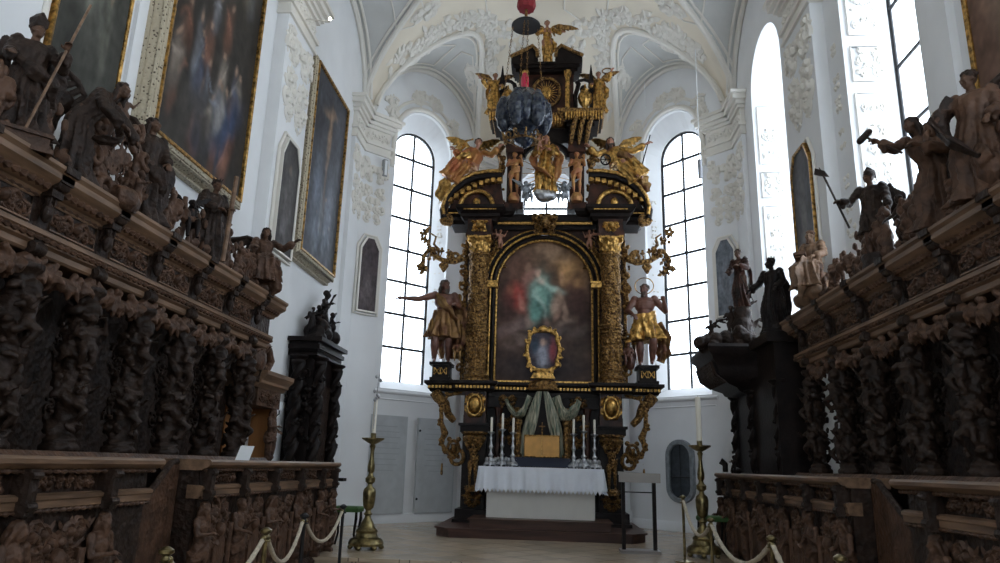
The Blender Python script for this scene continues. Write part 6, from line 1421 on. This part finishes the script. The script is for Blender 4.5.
for i in range(6):
    a = i*2*pi/6+.2; m = M(); c = (.36*cos(a), .36*sin(a), .62)
    m.ell((c[0]*1.15,c[1]*1.15,.68), (.17,.17,.40), 12, 8); m.ell((c[0]*1.1,c[1]*1.1,.9),(.08,.08,.10),10,6); m.tube([(c[0]*1.2,c[1]*1.2,.35),(c[0]*1.4,c[1]*1.4,.55),(c[0]*1.45,c[1]*1.45,.85),(c[0]*1.15,c[1]*1.15,1.02)], [.02,.03,.03,.02], 7)
    obj('lobe', carve(m, .014, .02, 7), K['blue'], r)
m = M()
for i in range(9): a = i*2*pi/9; m.tube([((.30+p[0])*cos(a), (.30+p[0])*sin(a), .22+p[2]) for p in spiral((0,0), .11, 1.2, 3, 1, 10)], .02, 6)
m.tube([(.25*cos(t), .25*sin(t), .12) for t in np.linspace(0,6.28,25)[:-1]], .025, 6, loop=True)
for i in range(0): a = i*.9; m.ell((.54*cos(a), .54*sin(a), .50+.4*((i*5)%7)/7), (.035,.035,.05), 7, 5)
obj('gilt_mount', carve(m, .012), K['golddark'], r)
obj('red_glass', M().lathe([(.05,1.2),(.08,1.25),(.085,1.5),(.05,1.62)], n=18), mat('red_glass', (.5,.01,.05), .15, coat=.5), r)
# ------------------------------------------------------------------ wall pieces in the apse
for t0, t1, lb in ((.62,1.80,'pale grey inscribed epitaph slab on the apse wall behind the brass candlestick'),(2.15,3.30,'pale grey epitaph slab with iron clamps nearer the altarpiece')):
    p = WDL((t0+t1)/2, .4, 0); r = thing('epitaph_slab', lb, 'stone slab', p)
    m = M(); pts = [WDL(t0,0,0)[:2], WDL(t1,0,0)[:2], WDL(t1,0,-.09)[:2], WDL(t0,0,-.09)[:2]]; m.prism(pts, .42, 2.72); wobj('slab', m, 'slabstone', r, False)
    m = M()
    for i in range(9):
        z = 2.45-i*.13; w_ = (.30,.36,.40,.34,.40,.38,.30,.36,.24)[i]; c = (t0+t1)/2; pts = [WDL(c-w_,0,-.092)[:2], WDL(c+w_,0,-.092)[:2], WDL(c+w_,0,-.086)[:2], WDL(c-w_,0,-.086)[:2]]; m.prism(pts, z, z+.018)
    wobj('worn_lettering', m, mat('worn_lettering', (.40,.42,.43), .8), r, False)
    m = M()
    for z in (.75,2.4): m.ell(WDL(t0+.03, z, -.1), .03, 8, 5)
    wobj('clamp', m, 'iron', r)
tc_ = 1.97; p = WDR(tc_, .85, 0); r = thing('wall_niche', 'small arched grey stone niche with dark door on the apse wall', 'niche', p)
def nich(w, z0, z1, n=12): return [(tc_+w*cos(a), z0+w*.9*(1+sin(a))) for a in np.linspace(pi, 2*pi, n)]+[(tc_+w*cos(a), z1-w+w*sin(a)) for a in np.linspace(0, pi, n)]
m = M(); R = [[WDR(*q, -.0) for q in nich(.40,.84,2.34)], [WDR(*q, -.10) for q in nich(.39,.85,2.33)], [WDR(*q, -.10) for q in nich(.30,.95,2.23)], [WDR(*q, -.02) for q in nich(.29,.96,2.22)]]
m.rings(R, closed_ends=False); wobj('stone_surround', m, 'stone', r)
m = M(); m.add([WDR(*q, -.03) for q in nich(.30,.95,2.23)], [tuple(range(24))]); wobj('iron_door', m, 'niche', r, False)
m = M(); m.tube([WDR(tc_-.28,1.45,-.05), WDR(tc_+.28,1.45,-.05)], .015, 6); m.tube([WDR(tc_,.98,-.05), WDR(tc_,2.2,-.05)], .01, 6); wobj('door_bar', m, 'iron', r)
# loudspeakers
p = WDL(.50, 8.95, -.30); r = thing('wall_speaker', 'slim grey box loudspeaker on the pilaster above the plum-brown octagonal painting', 'loudspeaker', p); r.rotation_euler = (0,0,pi/4)
obj('housing', M().box(-.06,.06,-.05,.06,-.23,.23), mat('speaker_grey', (.32,.33,.33), .4), r, smooth=False); obj('grille', M().box(-.03,.04,-.056,-.049,-.2,.2), K['paper'], r, smooth=False)
r = thing('hanging_speaker', 'slim grey tube hanging on a long thin wire before the apse window', 'hanging tube', (3.47,15.0,8.12))
obj('tube', M().lathe([(.045,-.22),(.05,-.2),(.05,.2),(.045,.22)], n=12), mat('tube_grey', (.30,.31,.34), .4), r); obj('wire', M().tube([(0,0,.2),(.02,0,3.0)], .008, 5), K['paper'], r)
r = thing('hanging_wire', 'short thin pale wire dangling from the apse vault', 'wire', (2.6,17.2,10.8)); obj('wire', M().tube([(0,0,.0),(0,0,.75)], .008, 5), K['paper'], r)
r = thing('spotlight', 'tiny glowing spotlight high against the vault over the first pilaster', 'lamp', (-3.9,11.2,9.47))
obj('bulb', M().ell((0,0,0), .028, 10, 6), K['lamp'], r); obj('bracket_arm', M().tube([(0,.03,0),(-.1,.1,.02),(-.62,.12,.1)], .012, 6), K['stucco'], r)
# ------------------------------------------------------------------ rope barriers
def post(loc, label, h=1.0, mt='brass'):
    r = thing('barrier_post', label, 'post', loc)
    obj('pole', M().lathe([(.022,.02),(.022,h-.08),(.03,h-.06),(.022,h-.04),(.05,h-.02),(.05,h),(.02,h+.02),(0,h+.025)], n=14), K[mt], r)
    obj('foot', M().lathe([(.15,0),(.15,.02),(.05,.04),(.02,.05)], n=20), K[mt], r); obj('rope_ring', M().tube([(.04*cos(t), .04*sin(t), h-.09) for t in np.linspace(0,6.28,13)[:-1]], .01, 6, loop=True), K[mt], r); return r
def rope(a, b, label, sag=.22, mt='rope', r_=.02):
    a = V(a, float); b = V(b, float); P = [a+(b-a)*t+V((0,0,-sag*4*t*(1-t))) for t in np.linspace(0,1,25)]; mid = P[12]
    r = thing('barrier_rope', label, 'rope', P[0]); m = M()
    m.tube([p-P[0] for p in P], r_, 8); 
    for k in range(2): m.tube([p-P[0]+V((r_*.6*cos(i*1.3+k*pi), 0, r_*.6*sin(i*1.3+k*pi))) for i, p in enumerate(P)], r_*.6, 6)
    obj('cord', m, K[mt], r)
    for p in (P[0], P[-1]): obj('hook', M().ell(tuple(p-P[0]), .028, 8, 6), K['brass'], r)
    return r
PLs = [(-2.30,4.85,0),(-2.25,6.43,0),(-2.55,8.3,0),(-2.65,10.2,0)]
lbl = ['brass barrier post showing only its flat cap near the short desk', 'brass barrier post holding two cream ropes before the long desk', 'slim dark barrier post nearer the aisle by the brass candlestick', 'slim barrier post beside the green stool']
for p, l in zip(PLs, lbl): post(p, l, mt='brass' if p[1] < 8 else 'iron')
for i, l in ((0, 'cream cord sagging from the flat-capped post toward the two-rope post'), (1, 'cream cord running from the two-rope post to the slim dark post'), (2, 'cream cord between the two slim dark posts by the green stool')):
    a, b = PLs[i], PLs[i+1]; rope((a[0],a[1]+.05,.93), (b[0],b[1]-.05,.93), l, .30)
PRs = [(2.42,5.9,0),(2.36,7.45,0),(2.30,9.9,0),(2.35,12.2,.2)]
lbl = ['brass barrier post with only its cap showing, before the sloping gangway board', 'brass barrier post with ropes both sides, before the ring-frieze desk', 'pale barrier post with thick cream cords just before the greenish candlestick', 'pale barrier post hidden behind the greenish brass candlestick']
for p, l in zip(PRs, lbl): post(p, l)
for i, l in ((0, 'cream cord between the two nearest posts of the ring-frieze desk side'), (1, 'cream cord sloping toward the greenish candlestick from the double-roped post'), (2, 'thick cream cord hanging in front of the greenish brass candlestick')):
    a, b = PRs[i], PRs[i+1]; rope((a[0],a[1]+.05,a[2]+.93), (b[0],b[1]-.05,b[2]+.93), l, .30, r_=.024)
# green stools and a wall shelf
def stool(loc, label, rz=0):
    r = thing('stool', label, 'stool', loc, rz)
    obj('seat', M().rings([[(x*.24*e, y*.2*e, z) for x, y in ((-1,-1),(0,-1.06),(1,-1),(1.06,0),(1,1),(0,1.06),(-1,1),(-1.06,0))] for z, e in ((.56,.96),(.575,1),(.62,1),(.645,.9),(.65,.6))]), K['green'], r)
    for x in (-.2,.2):
        for y in (-.15,.15): obj('leg', M().tube([(x,y,.57),(x*1.02,y*1.05,.45),(x*.88,y*.9,.2),(x*1.15,y*1.15,0)], [.022,.026,.018,.02], 7), K['ebony'], r)
    return r
stool((-3.30,12.75,.2), 'green-topped stool with curved dark legs behind the end of the long desk')
stool((3.05,13.4,.2), 'green-topped stool squeezed between greenish candlestick and the desk finial end'.replace(' finial end',''))
r = thing('reading_ledge', 'small dark ledge sticking out past the desk end above the green stool', 'ledge', (-3.55,12.08,1.3)); obj('ledge_board', M().box(-.1,.34,-.06,.14,-.02,.03).tube([(0,.03,0),(.1,.03,-.1),(.02,.03,-.2)], .02, 6), K['ebony'], r)
# ------------------------------------------------------------------ camera, daylight
cd = bpy.data.cameras.new('camera'); co = bpy.data.objects.new('camera', cd); C.objects.link(co)
cd.sensor_width = 36; cd.lens = 712/1000*36; cd.clip_end = 200
yaw, pitch, roll = radians(4.5), radians(14.5), radians(1.6)
fw = V((-sin(yaw)*cos(pitch), cos(yaw)*cos(pitch), sin(pitch))); r0 = V((cos(yaw), sin(yaw), 0)); u0 = np.cross(r0, fw)
r_ = r0*cos(roll)+u0*sin(roll); u_ = -r0*sin(roll)+u0*cos(roll)
mt = Matrix(((r_[0], u_[0], -fw[0], .25), (r_[1], u_[1], -fw[1], 0), (r_[2], u_[2], -fw[2], 1.6), (0,0,0,1)))
co.matrix_world = mt; bpy.context.scene.camera = co
w = bpy.data.worlds.new('overcast_sky'); bpy.context.scene.world = w; w.use_nodes = True
bg = w.node_tree.nodes['Background']; bg.inputs[0].default_value = (.84,.92,1,1); bg.inputs[1].default_value = 5.1
sc = bpy.context.scene
sc.view_settings.view_transform = 'Standard'; sc.view_settings.look = 'None'; sc.view_settings.exposure = 0.25; sc.view_settings.gamma = 1
sc.view_settings.use_curve_mapping = False
